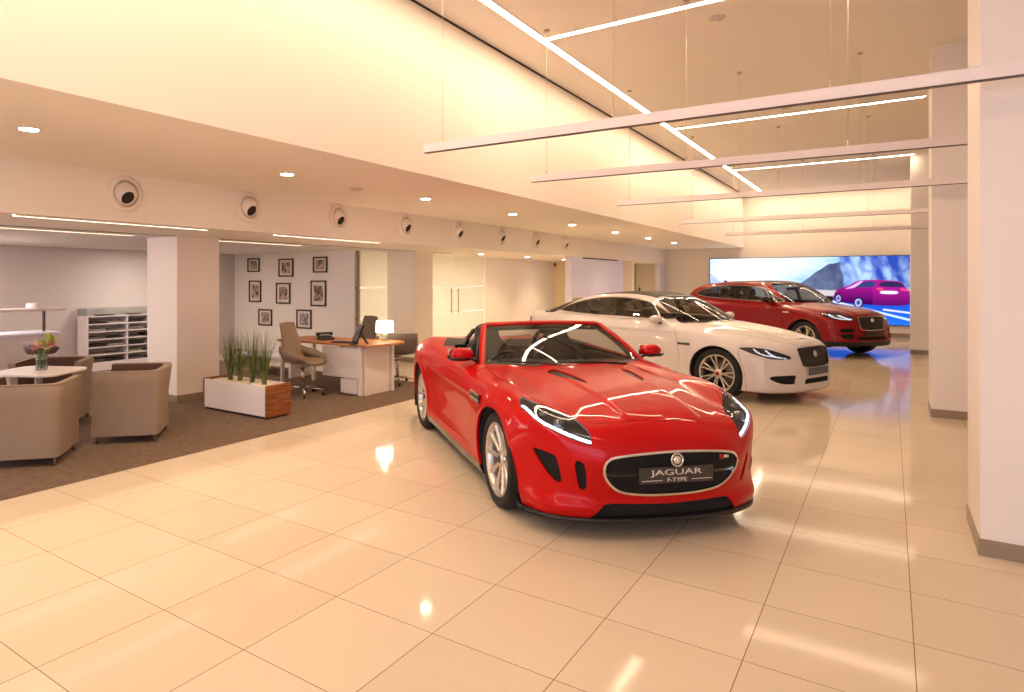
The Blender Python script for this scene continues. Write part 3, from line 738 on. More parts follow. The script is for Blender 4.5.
    s = top(m, polyd(HD, X_(m), Y_(m))); bon, m = gapcut(m, s, .0022)
    put('bonnet', bon, RED, root, rim=.012)
    # doors, seen from the side
    DR = [(.72, .30), (.74, .50), (.70, .80), (.55, 1.1), (-.60, 1.1), (-.62, .85), (-.66, .65), (-.60, .45), (-.46, .275)]
    def side(q, d, zt=.2): return np.where((AY(q) > .62), d, .3)
    s = side(m, polyd(DR, X_(m), Z_(m))); dr, m = gapcut(m, s, .0022)
    # bumper line in front of the wheel arch
    BL = [(1.58, -.3), (1.58, .50), (1.575, .63), (1.55, .70), (1.50, .735), (1.48, 1.2)]
    s = line_d(BL, X_(m), Z_(m)); fb, rest = gapcut(m, s * 1.0, .0018)
    if X_(fb).mean() < X_(rest).mean(): fb, rest = rest, fb
    up, lowf = cut(fb, -(Z_(fb) - .150))
    put('front_bumper', up, RED, root, rim=.014)
    # rear bumper and wings
    BR = [(-1.95, -.3), (-1.95, .5), (-2.05, .70), (-2.1, 1.2)]
    s = line_d(BR, X_(rest), Z_(rest)); a, b = gapcut(rest, s, .0018)
    rb, mid = (a, b) if X_(a).mean() < X_(b).mean() else (b, a)
    put('rear_bumper', rb, RED, root, rim=.01)
    sill, mid2 = cut(mid, Z_(mid) - .215)
    # rear deck cover behind the seats
    DK = np.array([(-.70, -.80), (-1.30, -.62), (-1.36, 0), (-1.30, .62), (-.70, .80), (-.5, .6), (-.5, -.6)])
    s = top(mid2, polyd(DK, X_(mid2), Y_(mid2))); dk, mid2 = gapcut(mid2, s, .002)
    put('hood_cover', dk, P('black_canvas', (34, 32, 31), .7), root, rim=.01)
    for sd in (-1, 1):
        put('door', half(dr, sd), RED, root, rim=.012)
        h = half(mid2, sd)
        fw, qp = cut(h, -(X_(h) - .2)); put('front_wing', fw, RED, root, rim=.02); put('rear_wing', qp, RED, root, rim=.02)
        put('side_sill', half(sill, sd), M_gloss, root, rim=.01)
    # black shell a little inside the skin, painting the shade in shut lines
    tray, _ = cut(shell, -(-(Z_(shell) - .9)))
    put('inner_shell', offset(shell, .016), M_under, root)
    # splitter
    sp = MB(); rows = []
    for i in range(49):
        y = -.84 + 1.68 * i / 48; ay = abs(y); xx = float(FR(np.array([min(ay, .95)]), np.array([.16]))[0]); xx = min(xx, 2.3)
        rows.append([(xx - .12, y, .150), (xx + .004, y, .150), (xx + .014, y, .142), (xx + .010, y, .122), (xx - .12, y, .118)])
    sp.grid(rows, closed=True); sp.build('splitter', P('splitter_grey', (28, 26, 28), .4), root)
    # side vent behind the front wheel
    for sd in (-1, 1):
        pts = []; 
        b = MB(); rows = []
        for i in range(7):
            x = .80 + i * .045; yy = float(WW(np.array([x]), np.array([.735]))[0]) + .006
            rows.append([(x, sd * (yy - .01), .765), (x, sd * (yy + .006), .762), (x, sd * (yy + .007), .752), (x, sd * (yy - .002), .747)])
        b.grid(rows); rows = []
        for i in range(7):
            x = .80 + i * .045; yy = float(WW(np.array([x]), np.array([.70]))[0]) + .006
            rows.append([(x, sd * (yy - .002), .722), (x, sd * (yy + .008), .718), (x, sd * (yy + .008), .704), (x, sd * (yy - .01), .70)])
        b.grid(rows); o = b.build('side_vent', M_bright, root)
        b = MB(); rows = []
        for i in range(7):
            x = .80 + i * .045; yy = float(WW(np.array([x]), np.array([.72]))[0]) + .0065
            rows.append([(x, sd * yy, .748), (x, sd * yy, .722)])
        b.grid(rows, thick=.003); b.build('vent_slot', M_gloss, o)
    # wheels and liners
    for sd in (-1, 1):
        wheel(root, 1.311, sd, .888, .342, .245, .262, 10, 'ten', M_black)
        wheel(root, -1.311, sd, .912, .345, .275, .262, 10, 'ten', M_black)
        arch_liner(root, 1.311, sd, .385, .60, .90, .345); arch_liner(root, -1.311, sd, .39, .58, .92, .345)
    # ---------------- windscreen: header bow, pillars and glass
    def ws_pt(u, v):
        """u -1..1 across, v 0 bottom .. 1 top"""
        yb, yt = .745 * u, .575 * u
        y = yb + (yt - yb) * v
        xb = .78 - .30 * u * u; xt = .06 - .085 * u * u
        zb = .915 ; zt = 1.236 - .020 * u ** 2
        return Vector((xb + (xt - xb) * v, y, zb + (zt - zb) * v + .02 * math.sin(math.pi * v)))
    def wsn(u, v):
        a = ws_pt(u + .01, v) - ws_pt(u - .01, v); b = ws_pt(u, v + .01) - ws_pt(u, v - .01); return a.cross(b).normalized()
    g = MB(); g.grid([[ws_pt(-.97 + 1.94 * i / 24, v / 10 * 1.0) for i in range(25)] for v in range(11)]); wsg = g.build('windscreen', M_wind, root)
    fr = MB(); path = [(-1, -.06 + 1.04 * i / 12) for i in range(13)] + [(-.97, 1.0)] + [(-.95 + 1.9 * i / 24, 1.02) for i in range(25)] + [(.97, 1.0)] + [(1, 1.0 - 1.04 * i / 12 - .02) for i in range(13)]
    pts = [ws_pt(u, v) for u, v in path]; nn = [wsn(u, v) for u, v in path]; rows = []
    for i, p in enumerate(pts):
        d = (pts[min(i + 1, len(pts) - 1)] - pts[max(i - 1, 0)]).normalized(); n = nn[i]; s = d.cross(n).normalized(); w_ = .027
        rows.append([p + s * a * w_ + n * b for a, b in ((1.0, -.03), (1.05, .0), (.8, .012), (0, .016), (-.8, .012), (-1.05, .0), (-1, -.03))])
    fr.grid(rows, closed=True); fr.build('windscreen_frame', RED, root)
    sb = MB(); rows = []
    for i, p in enumerate(pts):
        d = (pts[min(i + 1, len(pts) - 1)] - pts[max(i - 1, 0)]).normalized(); n = nn[i]; s = d.cross(n).normalized(); w_ = .03
        c = p + (Vector((-.035, 0, -.035)) if 12 < i < 39 else Vector((-.045, 0, -.02)))
        rows.append([c + s * a * w_ + n * b for a, b in ((1, -.02), (1, .01), (-1, .01), (-1, -.02))])
    sb.grid(rows, closed=True); sb.build('windscreen_seal', M_black, root)
    ct = MB(); rows = []
    for i in range(25):
        u = -.97 + 1.94 * i / 24; p = ws_pt(u, 0); rows.append([p + Vector((-.05, 0, .026)), p + Vector((.01, 0, .006)), p + Vector((.08, 0, -.03)), p + Vector((.09, 0, -.06))])
    ct.grid(rows); ct.build('scuttle', M_black, root)
    wp = MB()
    for (u0, u1, v1) in ((.62, -.25, .05), (-.1, -.85, .05)):
        a = ws_pt(u0, .0) + Vector((.05, 0, .012)); c = ws_pt(u1, v1) + Vector((.03, 0, .02)); wp.tube([a, a * .5 + c * .5 + Vector((.01, 0, .015)), c], .008, 6)
        wp.tube([ws_pt(u0 - .1, .02) + Vector((.02, 0, .018)), c], .006, 6)
    wp.build('wiper', M_black, root)
    # mirrors
    for sd in (-1, 1):
        b = MB(); b.sphere((.375, sd * .885, .995), .1, (.66, .98, .60), 24); b2 = b.build('wing_mirror', RED, root)
        MB().box(.312, .322, sd * .80, sd * 1.0, .955, 1.045, bev=.004).build('mirror_glass', M_bright, b2)
        MB().tube([(.40, sd * .74, .925), (.40, sd * .80, .955), (.39, sd * .84, .972)], [.028, .022, .02], 8, flat=.6).build('mirror_arm', M_black, b2)
        MB().grid([[( .375 + .064 * math.cos(t) , sd * (.905 + .113 * math.sin(t) * k), .972 - .002 * k) for t in [math.radians(a) for a in range(-90, 91, 15)]] for k in (1.0,)] + [[(.375 + .05 * math.cos(t), sd * (.905 + .09 * math.sin(t)), .945) for t in [math.radians(a) for a in range(-90, 91, 15)]]], thick=.004).build('mirror_base', M_black, b2)
        # door handle
        MB().box(-.50, -.34, sd * .925 - .006, sd * .925 + .006, .80, .825, bev=.004).build('door_handle', RED, root)
        # fixed quarter window and door glass stub beside the pillar
        qb = MB(); qb.grid([[(.42, sd * .765, .93), (.24, sd * .725, .93)], [(.13, sd * .655, 1.13), (.10, sd * .66, 1.12)]], thick=.008); qb.build('quarter_pillar', M_black, root)
    # ---------------- cabin
    tub = MB()
    tub.box(-.80, .6, -.70, .70, .22, .26); tub.box(-.84, -.78, -.70, .70, .22, .90); tub.box(-.8, .6, -.74, -.70, .22, .88); tub.box(-.8, .6, .70, .74, .22, .88)
    tub.box(-.8, .55, -.09, .09, .26, .62, bev=.03); tub.build('cabin_tub', M_inner, root)
    # door tops
    for sd in (-1, 1):
        MB().prism([(.42, .70), (.42, .905), (.2, .915), (-.6, .915), (-.6, .70)], sd * .70, sd * .76, axis='y', bev=.012).build('door_trim', M_seat, root)
    ds = MB(); rows = []
    for i in range(21):
        y = -.70 + 1.4 * i / 20; hump = .03 * math.exp(-((y + .38) / .2) ** 2)
        rows.append([(.62, y, .90), (.50, y, .915), (.34, y, .925 + hump), (.22, y, .905 + hump), (.18, y, .84 + hump), (.20, y, .66), (.30, y, .5)])
    ds.grid(rows, thick=.02); ds.build('dashboard', M_seat, root)
    swt = MB(); A = T4((-.02, -.37, .80)) @ RY(-68)
    pts = [A @ Vector((.185 * math.cos(t), .185 * math.sin(t), 0)) for t in [2 * math.pi * i / 32 for i in range(33)]]; swt.tube(pts, .016, 8, cap=False)
    swt.sphere(A @ Vector((0, 0, -.02)), .065, (.6, 1, 1), 14)
    for a in (90, -90, 180): swt.tube([A @ Vector((0, 0, -.01)), A @ Vector((.18 * math.cos(math.radians(a)), .18 * math.sin(math.radians(a)), 0))], .013, 6)
    swt.build('steering_wheel', M_black, root)
    for sd in (-1, 1):
        s_ = MB(); cx = sd * .37
        s_.box(-.52, .02, cx - .25, cx + .25, .38, .54, bev=.05, seg=3)
        for e in (-1, 1): s_.box(-.45, 0, cx + e * .24 - .05, cx + e * .24 + .05, .42, .60, bev=.04, seg=3)
        st = s_.build('seat', M_seat, root)
        bk = MB(); Mx = T4((-.46, cx, .46)) @ RY(-14)
        out = smoothpoly([(-.25, 0), (-.27, .30), (-.23, .50), (-.13, .60), (-.11, .72), (0, .755), (.11, .72), (.13, .60), (.23, .50), (.27, .30), (.25, 0)], 3)
        bk.prism([tuple(p) for p in out], -.06, .06, axis='x', M=Mx, bev=.03)
        for e in (-1, 1): bk.prism([(e * .27, .05), (e * .27, .42), (e * .17, .5), (e * .19, .05)], .02, .11, axis='x', M=Mx, bev=.02)
        bk.build('backrest', M_seat, st)
        hp = MB(); hp.tube([(-.80, cx - .17, .88), (-.78, cx - .16, 1.03), (-.77, cx - .10, 1.11), (-.77, cx, 1.13), (-.77, cx + .10, 1.11), (-.78, cx + .16, 1.03), (-.80, cx + .17, .88)], .024, 10); hp.build('roll_hoop', M_gloss, root)
    MB().box(.24, .27, -.09, .09, 1.155, 1.2, bev=.01, M=T4((-.12, 0, -.01))).build('rear_view_mirror', M_black, root)
    # ---------------- badges and plate
    gx = lambda y, z: float(FR(np.array([abs(y)]), np.array([z]))[0])
    pl = MB(); pl.box(-.004, .004, -.250, .250, -.049, .049, bev=.004); po = pl.build('number_plate', P('plate_dark', (62, 56, 54), .35), root); po.location = (2.182, -.0, .436); po.rotation_euler = (0, math.radians(-4), 0)
    def text(s, size, loc, mat, name='lettering', par=po, ext=.002, sx=1.0, off=0.0):
        c = bpy.data.curves.new(name, 'FONT'); c.body = s; c.size = size; c.align_x = 'CENTER'; c.align_y = 'CENTER'; c.extrude = ext; c.offset = off
        o = bpy.data.objects.new(name, c); COL.objects.link(o)
        dg = bpy.context.evaluated_depsgraph_get(); me = bpy.data.meshes.new_from_object(o.evaluated_get(dg)); bpy.data.objects.remove(o)
        R = Matrix(((0, 0, 1, 0), (1, 0, 0, 0), (0, 1, 0, 0), (0, 0, 0, 1)))
        me.transform(T4(loc) @ R @ Matrix.Diagonal((sx, 1, 1, 1))); me.materials.clear(); return link(name, me, par, mat)
    M_let = P('lettering_silver', (214, 206, 196), .4)
    text('JAGUAR', .047, (.006, 0, .016), M_let, sx=2.0); text('F-TYPE', .032, (.006, -.0, -.029), M_let, sx=1.4)
    [MB().box(.003, .0055, a, a + .135, -.032, -.028).build('plate_line', M_let, po) for a in (-.235, .10)]
    # round grille badge with an embossed face-like relief
    bd = MB(); Rm = T4((gx(0, .53) + .006, 0, .528)) @ RY(84)
    bd.lathe([(.030, .0), (.036, .006), (.041, .006), (.043, 0)], 32, M=Rm)
    bd.lathe([(0, .010), (.018, .009), (.026, .004), (.028, 0)], 24, M=Rm)
    for a, b_ in ((-.012, -.014), (.012, -.014)): bd.sphere(Rm @ Vector((b_, a, .011)), .006, n=8)
    bd.sphere(Rm @ Vector((.008, 0, .012)), .010, n=10)
    bd.build('grille_badge', M_bright, root)
    MB().lathe([(0, .004), (.030, .004)], 28, M=Rm).build('badge_field', M_black, root)
    e1 = text('S', .040, (gx(.34, .53) + .012, .312, .528), P('badge_red', (200, 40, 30), .4), name='badge_letter', par=root, sx=1.5, off=.001)
    MB().box(gx(.37, .53) + .0, gx(.37, .53) + .008, .338, .372, .518, .538, bev=.003).build('badge_chip', M_bright, root)
    return root
def polyline_d(P, u, v):
    d = np.full(u.shape, 1e9)
    for (x0, y0), (x1, y1) in zip(P[:-1], P[1:]):
        ex, ey = x1 - x0, y1 - y0; t = np.clip(((u - x0) * ex + (v - y0) * ey) / (ex * ex + ey * ey), 0, 1); d = np.minimum(d, np.hypot(u - x0 - t * ex, v - y0 - t * ey))
    return d
def mesh_mat(name, rgb, scale=70):
    if name in MATS: return MATS[name]
    m = P(name, rgb, .45, metal=.2); nt = m.node_tree; b = nt.nodes['Principled BSDF']
    tc = nt.nodes.new('ShaderNodeTexCoord'); mp = nt.nodes.new('ShaderNodeMapping'); mp.inputs['Rotation'].default_value = (math.radians(45), 0, 0)
    ck = nt.nodes.new('ShaderNodeTexVoronoi'); ck.inputs['Scale'].default_value = scale
    nt.links.new(tc.outputs['Object'], mp.inputs[0]); nt.links.new(mp.outputs[0], ck.inputs['Vector'])
    r = nt.nodes.new('ShaderNodeValToRGB'); c = lin(rgb); r.color_ramp.elements[0].color = (*[v * .25 for v in c], 1); r.color_ramp.elements[1].color = (*[v * 1.5 for v in c], 1); r.color_ramp.elements[1].position = .6
    nt.links.new(ck.outputs['Distance'], r.inputs[0]); nt.links.new(r.outputs[0], b.inputs['Base Color']); return m
make_ftype()
# ================================================================ closed cars
def make_closed(cfg):
    C = cfg; X = C['X']; body = Tab(X, C['YK'], C['T']); W = Tab(X, C['ZK'], C['W']); FR = Tab(C['FY'], C['FZ'], C['F'])
    TG = Tab(C['GX'], C['GY'], C['G']); WG = Tab(C['GWX'], C['GWZ'], C['GW']); wf, wr_ = C['axles']; AR = C['arch']; wr = C['wheel_r']
    def f(x, y, z):
        ay = np.abs(y); T = body(x, ay); Ww = W(x, z)
        if 'bulge' in C: T = T + C['bulge'](x, ay)
        for wx in (wf, wr_):
            rr = np.sqrt((x - wx) ** 2 + (z - wr) ** 2 + 1e-9); Ww = Ww + C.get('flare', .008) * np.exp(-((rr - AR - .03) / .04) ** 2)
        if 'line' in C: Ww = Ww + C['line'](x, z)
        b = smax(z - T, ay - Ww, C.get('kshoulder', .06)); b = smax(b, x - FR(ay, z), .05)
        b = smax(b, C['rear'](ay, z) - x, .08); b = smax(b, C['bottom'](x) - z, .03)
        g = smax(z - TG(x, ay), ay - WG(x, z), .045); g = np.maximum(g, C['gfloor'] - z)
        return smin(b, g, .022)
    m = surface_nets(f, (C['lo'], -1.05, .1), (C['hi'], 1.05, C['top']), C.get('h', .02))
    root = thing('parked_car', C['label'], 'car', C['pose'][:3], C['pose'][3]); root.name = C['name']
    PAINT = C['paint']; X_ = lambda q: q.V[:, 0]; Y_ = lambda q: q.V[:, 1]; Z_ = lambda q: q.V[:, 2]; AY = lambda q: np.abs(q.V[:, 1])
    for wx in (wf, wr_):
        s = np.hypot(X_(m) - wx, Z_(m) - wr) - AR; s = np.where((AY(m) > .5) & (np.abs(m.N[:, 1]) > .25), s, .2); _, m = cut(m, s)
    full = m
    def front(q, d): return np.where((X_(q) > 1.4) & (q.N[:, 0] > .15), d, .3)
    def sidem(q, d): return np.where(AY(q) > .40, d, .3)
    # glass areas
    WS = C['windscreen']; s = np.where((q_n := m.N[:, 2]) > .15, polyd(WS, X_(m), Y_(m)), .3); s = np.where((Z_(m) > C['belt'] - .12) & (X_(m) > -.2), s, .3); wsm, m = cut(m, s)
    BS = C['backlight']; s = np.where((m.N[:, 2] > .1) & (X_(m) < -.8) & (Z_(m) > C['belt'] - .1), polyd(BS, X_(m), Y_(m)), .3); bsm, m = cut(m, s)
    SW = smoothpoly(C['sidewin'], 4); s = np.where((AY(m) > .35) & (np.abs(m.N[:, 1]) > .35), polyd(SW, X_(m), Z_(m)), .3); swm, m = cut(m, s)
    inner = m
    put('windscreen', offset(wsm, .004), C.get('screen_glass', M_wind), root); put('rear_window', offset(bsm, .004), M_tint, root)
    for sd in (-1, 1):
        h = half(swm, sd); d = polyd(SW, X_(h), Z_(h)); edge, gl = cut(h, -(d + .013))
        put('window_trim', Mesh(edge.V + edge.N * .003, edge.N, edge.T), M_bright, root)
        # pillars between the panes
        for k, (px0, px1, lean) in enumerate(C['pillars']):
            c0 = (X_(gl) + (Z_(gl) - C['belt']) * lean); s = np.maximum(px0 - c0, c0 - px1); pl_, gl = cut(gl, s); put('door_pillar', pl_, M_gloss, root)
        xs = [p[0] for p in C['pillars']] + [p[1] for p in C['pillars']]; mid = C['pillars'][0][0]
        g1, g2 = cut(gl, -(X_(gl) + (Z_(gl) - C['belt']) * C['pillars'][0][2] - mid)); put('side_window', offset(g1, .004), M_tint, root); put('side_window', offset(g2, .004), M_tint, root)
    # grille
    G = smoothpoly(C['grille'], 3); s = front(m, polyd(G, Y_(m), Z_(m))); gr, m = cut(m, s)
    d = polyd(G, Y_(gr), Z_(gr)); ed, gi = cut(gr, -(d + .012))
    put('grille_surround', Mesh(ed.V + ed.N * .004, ed.N, ed.T), C.get('grille_rim', M_gloss), root, rim=.02); put('grille', Mesh(gi.V - np.array([.02, 0, 0]), gi.N, gi.T), mesh_mat('grille_mesh', (34, 32, 31)), root)
    for nm, poly, proj in C['holes']:
        if proj == 'front': s = front(m, polyd(poly, AY(m) if nm != 'lower_grille' else Y_(m), Z_(m)))
        else: s = np.where((AY(m) > .3) & (X_(m) > 1.3), polyd(poly, X_(m), Z_(m)), .3)
        h, m = cut(m, s)
        for sd in ((-1, 1) if nm != 'lower_grille' else (0,)):
            hh = half(h, sd) if sd else h
            if len(hh.T): put(nm, offset(hh, .03), M_gloss, root)
    HL = smoothpoly(C['lamp'], 4); s = np.where((AY(m) > C.get('lamp_y', .4)) & (X_(m) > 1.4) & (m.N[:, 2] > -.3), polyd(HL, X_(m), Z_(m)), .3); hl, m = cut(m, s)
    for sd in (-1, 1):
        h = half(hl, sd); bd = put('headlamp', offset(h, .035), P('lamp_bowl_dark', (84, 82, 86), .25, metal=.3), root, rim=-.033); put('lens', offset(h, .001), M_lens, bd)
        for ln_ in C['drl']:
            dd = polyline_d(ln_, X_(h), Z_(h)); st, _ = cut(h, dd - C.get('drl_w', .010)); put('light_line', offset(st, .012), P('lamp_white', (215, 220, 235), .2, emit=(.85, .9, 1), es=.5), bd)
        for (px_, pz_, r) in C['proj']:
            i = np.argmin((X_(h) - px_) ** 2 + (Z_(h) - pz_) ** 2); c = h.V[i] - h.N[i] * .04; MB().sphere(c, r, n=12).build('projector', P('projector_glass', (120, 124, 135), .05, metal=.9), bd)
    # panels
    BN = np.array(C['bonnet'] + [(a, -b) for a, b in C['bonnet'][-2:0:-1]]); s = np.where((m.N[:, 2] > .1) & (Z_(m) > .5), polyd(BN, X_(m), Y_(m)), .3); bn, m = gapcut(m, s, .0025); put('bonnet', bn, PAINT, root, rim=.012)
    if 'roofglass' in C:
        s = np.where((m.N[:, 2] > .5) & (Z_(m) > C['belt'] + .2), polyd(C['roofglass'], X_(m), Y_(m)), .3); rg, m = gapcut(m, s, .002); put('roof_panel', rg, P('black_glass_roof', (34, 27, 24), .45, spec=.25), root, rim=.006)
    doors = []
    for D in C['doors']:
        s = np.where(AY(m) > .5, polyd(D, X_(m), Z_(m)), .3); dr, m = gapcut(m, s, .0025); doors.append(dr)
    s = line_d(C['fbump'], X_(m), Z_(m)); a, b = gapcut(m, s, .002); fb, rest = (a, b) if X_(a).mean() > X_(b).mean() else (b, a)
    lowtrim, fb = cut(fb, Z_(fb) - C['lip']); put('front_bumper', fb, PAINT, root, rim=.012); put('bumper_lip', lowtrim, C.get('lip_mat', M_gloss), root, rim=.01)
    s = line_d(C['rbump'], X_(rest), Z_(rest)); a, b = gapcut(rest, s, .002); rb, rest = (a, b) if X_(a).mean() < X_(b).mean() else (b, a)
    put('rear_bumper', rb, PAINT, root, rim=.01)
    sill, rest = cut(rest, Z_(rest) - C['sill'])
    cab, rest = cut(rest, -(Z_(rest) - (C['belt'] + .03))); put('roof', cab, C.get('roof_paint', PAINT), root, rim=.01)
    for sd in (-1, 1):
        for k, dr in enumerate(doors):
            h = half(dr, sd)
            if C.get('clad'):
                cl, h = cut(h, Z_(h) - C['clad']); put('door_cladding', cl, M_black, root)
            o = put('door', h, PAINT, root, rim=.01)
            hx, hz = C['handles'][k]; yy = float(W(np.array([hx]), np.array([hz]))[0]) + .012
            MB().box(hx - .09, hx + .09, sd * yy - .008, sd * yy + .008, hz - .012, hz + .012, bev=.006).build('door_handle', PAINT, o)
        h = half(rest, sd); fw, qp = cut(h, -(X_(h) - .3)); put('front_wing', fw, PAINT, root, rim=.03); put('rear_wing', qp, PAINT, root, rim=.03); put('side_sill', half(sill, sd), C.get('sill_mat', M_gloss), root)
        for wx in (wf, wr_): arch_liner(root, wx, sd, AR + .012, .55, .88, wr)
        wheel(root, wf, sd, C['track'], wr, .25, C['rim_r'], C['spokes'], C['style'], C['cap']); wheel(root, wr_, sd, C['track'], wr, .25, C['rim_r'], C['spokes'], C['style'], C['cap'])
        mx, my, mz, mr = C['mirror']; b = MB(); b.sphere((mx, sd * (my - .02), mz), mr, (.62, 1.35, .62), 20); o = b.build('wing_mirror', C.get('mirror_mat', PAINT), root)
        MB().tube([(mx + .02, sd * (my - .22), mz - .085), (mx + .01, sd * (my - .12), mz - .06), (mx, sd * (my - .03), mz - .04)], [.03, .026, .03], 8, flat=.6).build('mirror_arm', M_black, o)
        # vent trim behind front wheel
        vx, vz, vl = C['vent']; yy = float(W(np.array([vx]), np.array([vz]))[0]) + .008
        MB().box(vx - vl / 2, vx + vl / 2, sd * yy - .008, sd * yy + .004, vz - .014, vz + .014, bev=.005).build('wing_vent', C.get('vent_mat', M_bright), root)
    put('inner_shell', offset(inner, .02), M_under, root)  # black copy of the skin paints the shade in the panel gaps
    # cabin
    bl = C['belt']; cb = MB(); cb.box(C['cab'][0], C['cab'][1], -.70, .70, .32, .36); cb.build('cabin_floor', M_inner, root)
    ds = MB(); dx = C['cab'][1]; ds.grid([[(dx + .22, y, bl - .10), (dx + .05, y, bl - .05), (dx - .10, y, bl - .04), (dx - .16, y, bl - .14), (dx - .1, y, bl - .4)] for y in np.linspace(-.72, .72, 9)], thick=.02); ds.build('dashboard', C['dash_mat'], root)
    st = MB(); A = T4((dx - .30, -.37, bl - .13)) @ RY(-66); st.tube([A @ Vector((.18 * math.cos(t), .18 * math.sin(t), 0)) for t in [2 * math.pi * i / 24 for i in range(25)]], .015, 6, cap=False)
    for a in (90, -90, 180): st.tube([A @ Vector((0, 0, -.01)), A @ Vector((.175 * math.cos(math.radians(a)), .175 * math.sin(math.radians(a)), 0))], .014, 6)
    st.sphere(A @ Vector((0, 0, -.01)), .06, n=10); st.build('steering_wheel', M_black, root)
    for sx in C['seats']:
        for sd in (-1, 1):
            cy = sd * .37; q = MB(); q.box(sx - .02, sx + .50, cy - .25, cy + .25, bl - .62, bl - .44, bev=.05); q_ = q.build('seat', C['seat_mat'], root)
            Mx = T4((sx, cy, bl - .48)) @ RY(-16); o_ = smoothpoly([(-.24, 0), (-.25, .35), (-.20, .56), (0, .60), (.20, .56), (.25, .35), (.24, 0)], 3)
            MB().prism([tuple(p) for p in o_], -.06, .05, axis='x', M=Mx, bev=.03).build('backrest', C['seat_mat'], q_)
            MB().box(-.04, .04, -.13, .13, .62, .80, bev=.03, M=Mx).build('headrest', C['seat_mat'], q_)
    MB().box(C['rvm'][0] - .01, C['rvm'][0] + .01, -.11, .11, C['rvm'][1] - .03, C['rvm'][1] + .03, bev=.008).build('rear_view_mirror', M_black, root)
    # badge, plate
    gx = float(FR(np.array([0.]), np.array([C['badge']]))[0]); Rm = T4((gx - .004, 0, C['badge'])) @ RY(82)
    bd = MB(); bd.lathe([(.030, 0), (.036, .008), (.043, .006), (.045, 0)], 24, M=Rm); bd.lathe([(0, .012), (.020, .010), (.030, .002)], 18, M=Rm); bd.build('grille_badge', M_bright, root)
    MB().lathe([(0, .003), (.032, .003)], 20, M=Rm).build('badge_field', P('badge_enamel', (150, 40, 32), .3), root)
    if 'plate' in C:
        pz, pm = C['plate']; gx = float(FR(np.array([.2]), np.array([pz]))[0]); MB().box(gx + .012, gx + .022, -.255, .255, pz - .05, pz + .05, bev=.003).build('number_plate', pm, root)
    for x_, y_, z_, sc in C.get('extras', []): MB().sphere((x_, y_, z_), .05, sc, 10).build('roof_aerial', C.get('aerial_mat', PAINT), root)
    for sd in (-1, 1):
        tx, ty, tz = C['tail']; MB().box(tx - .04, tx + .10, sd * ty - .06, sd * ty + .03, tz - .05, tz + .05, bev=.02).build('tail_lamp', P('tail_red', (150, 10, 12), .15, coat=1), root)
    return root
WHITE = P('pearl_white_paint', (216, 208, 206), .4, coat=.8, coat_rough=.02, spec=.2)
DRED = P('deep_red_paint', (136, 3, 12), .4, metal=.2, coat=.8, coat_rough=.02, spec=.15)
def ly(P_): return [(a, b) for a, b in P_]
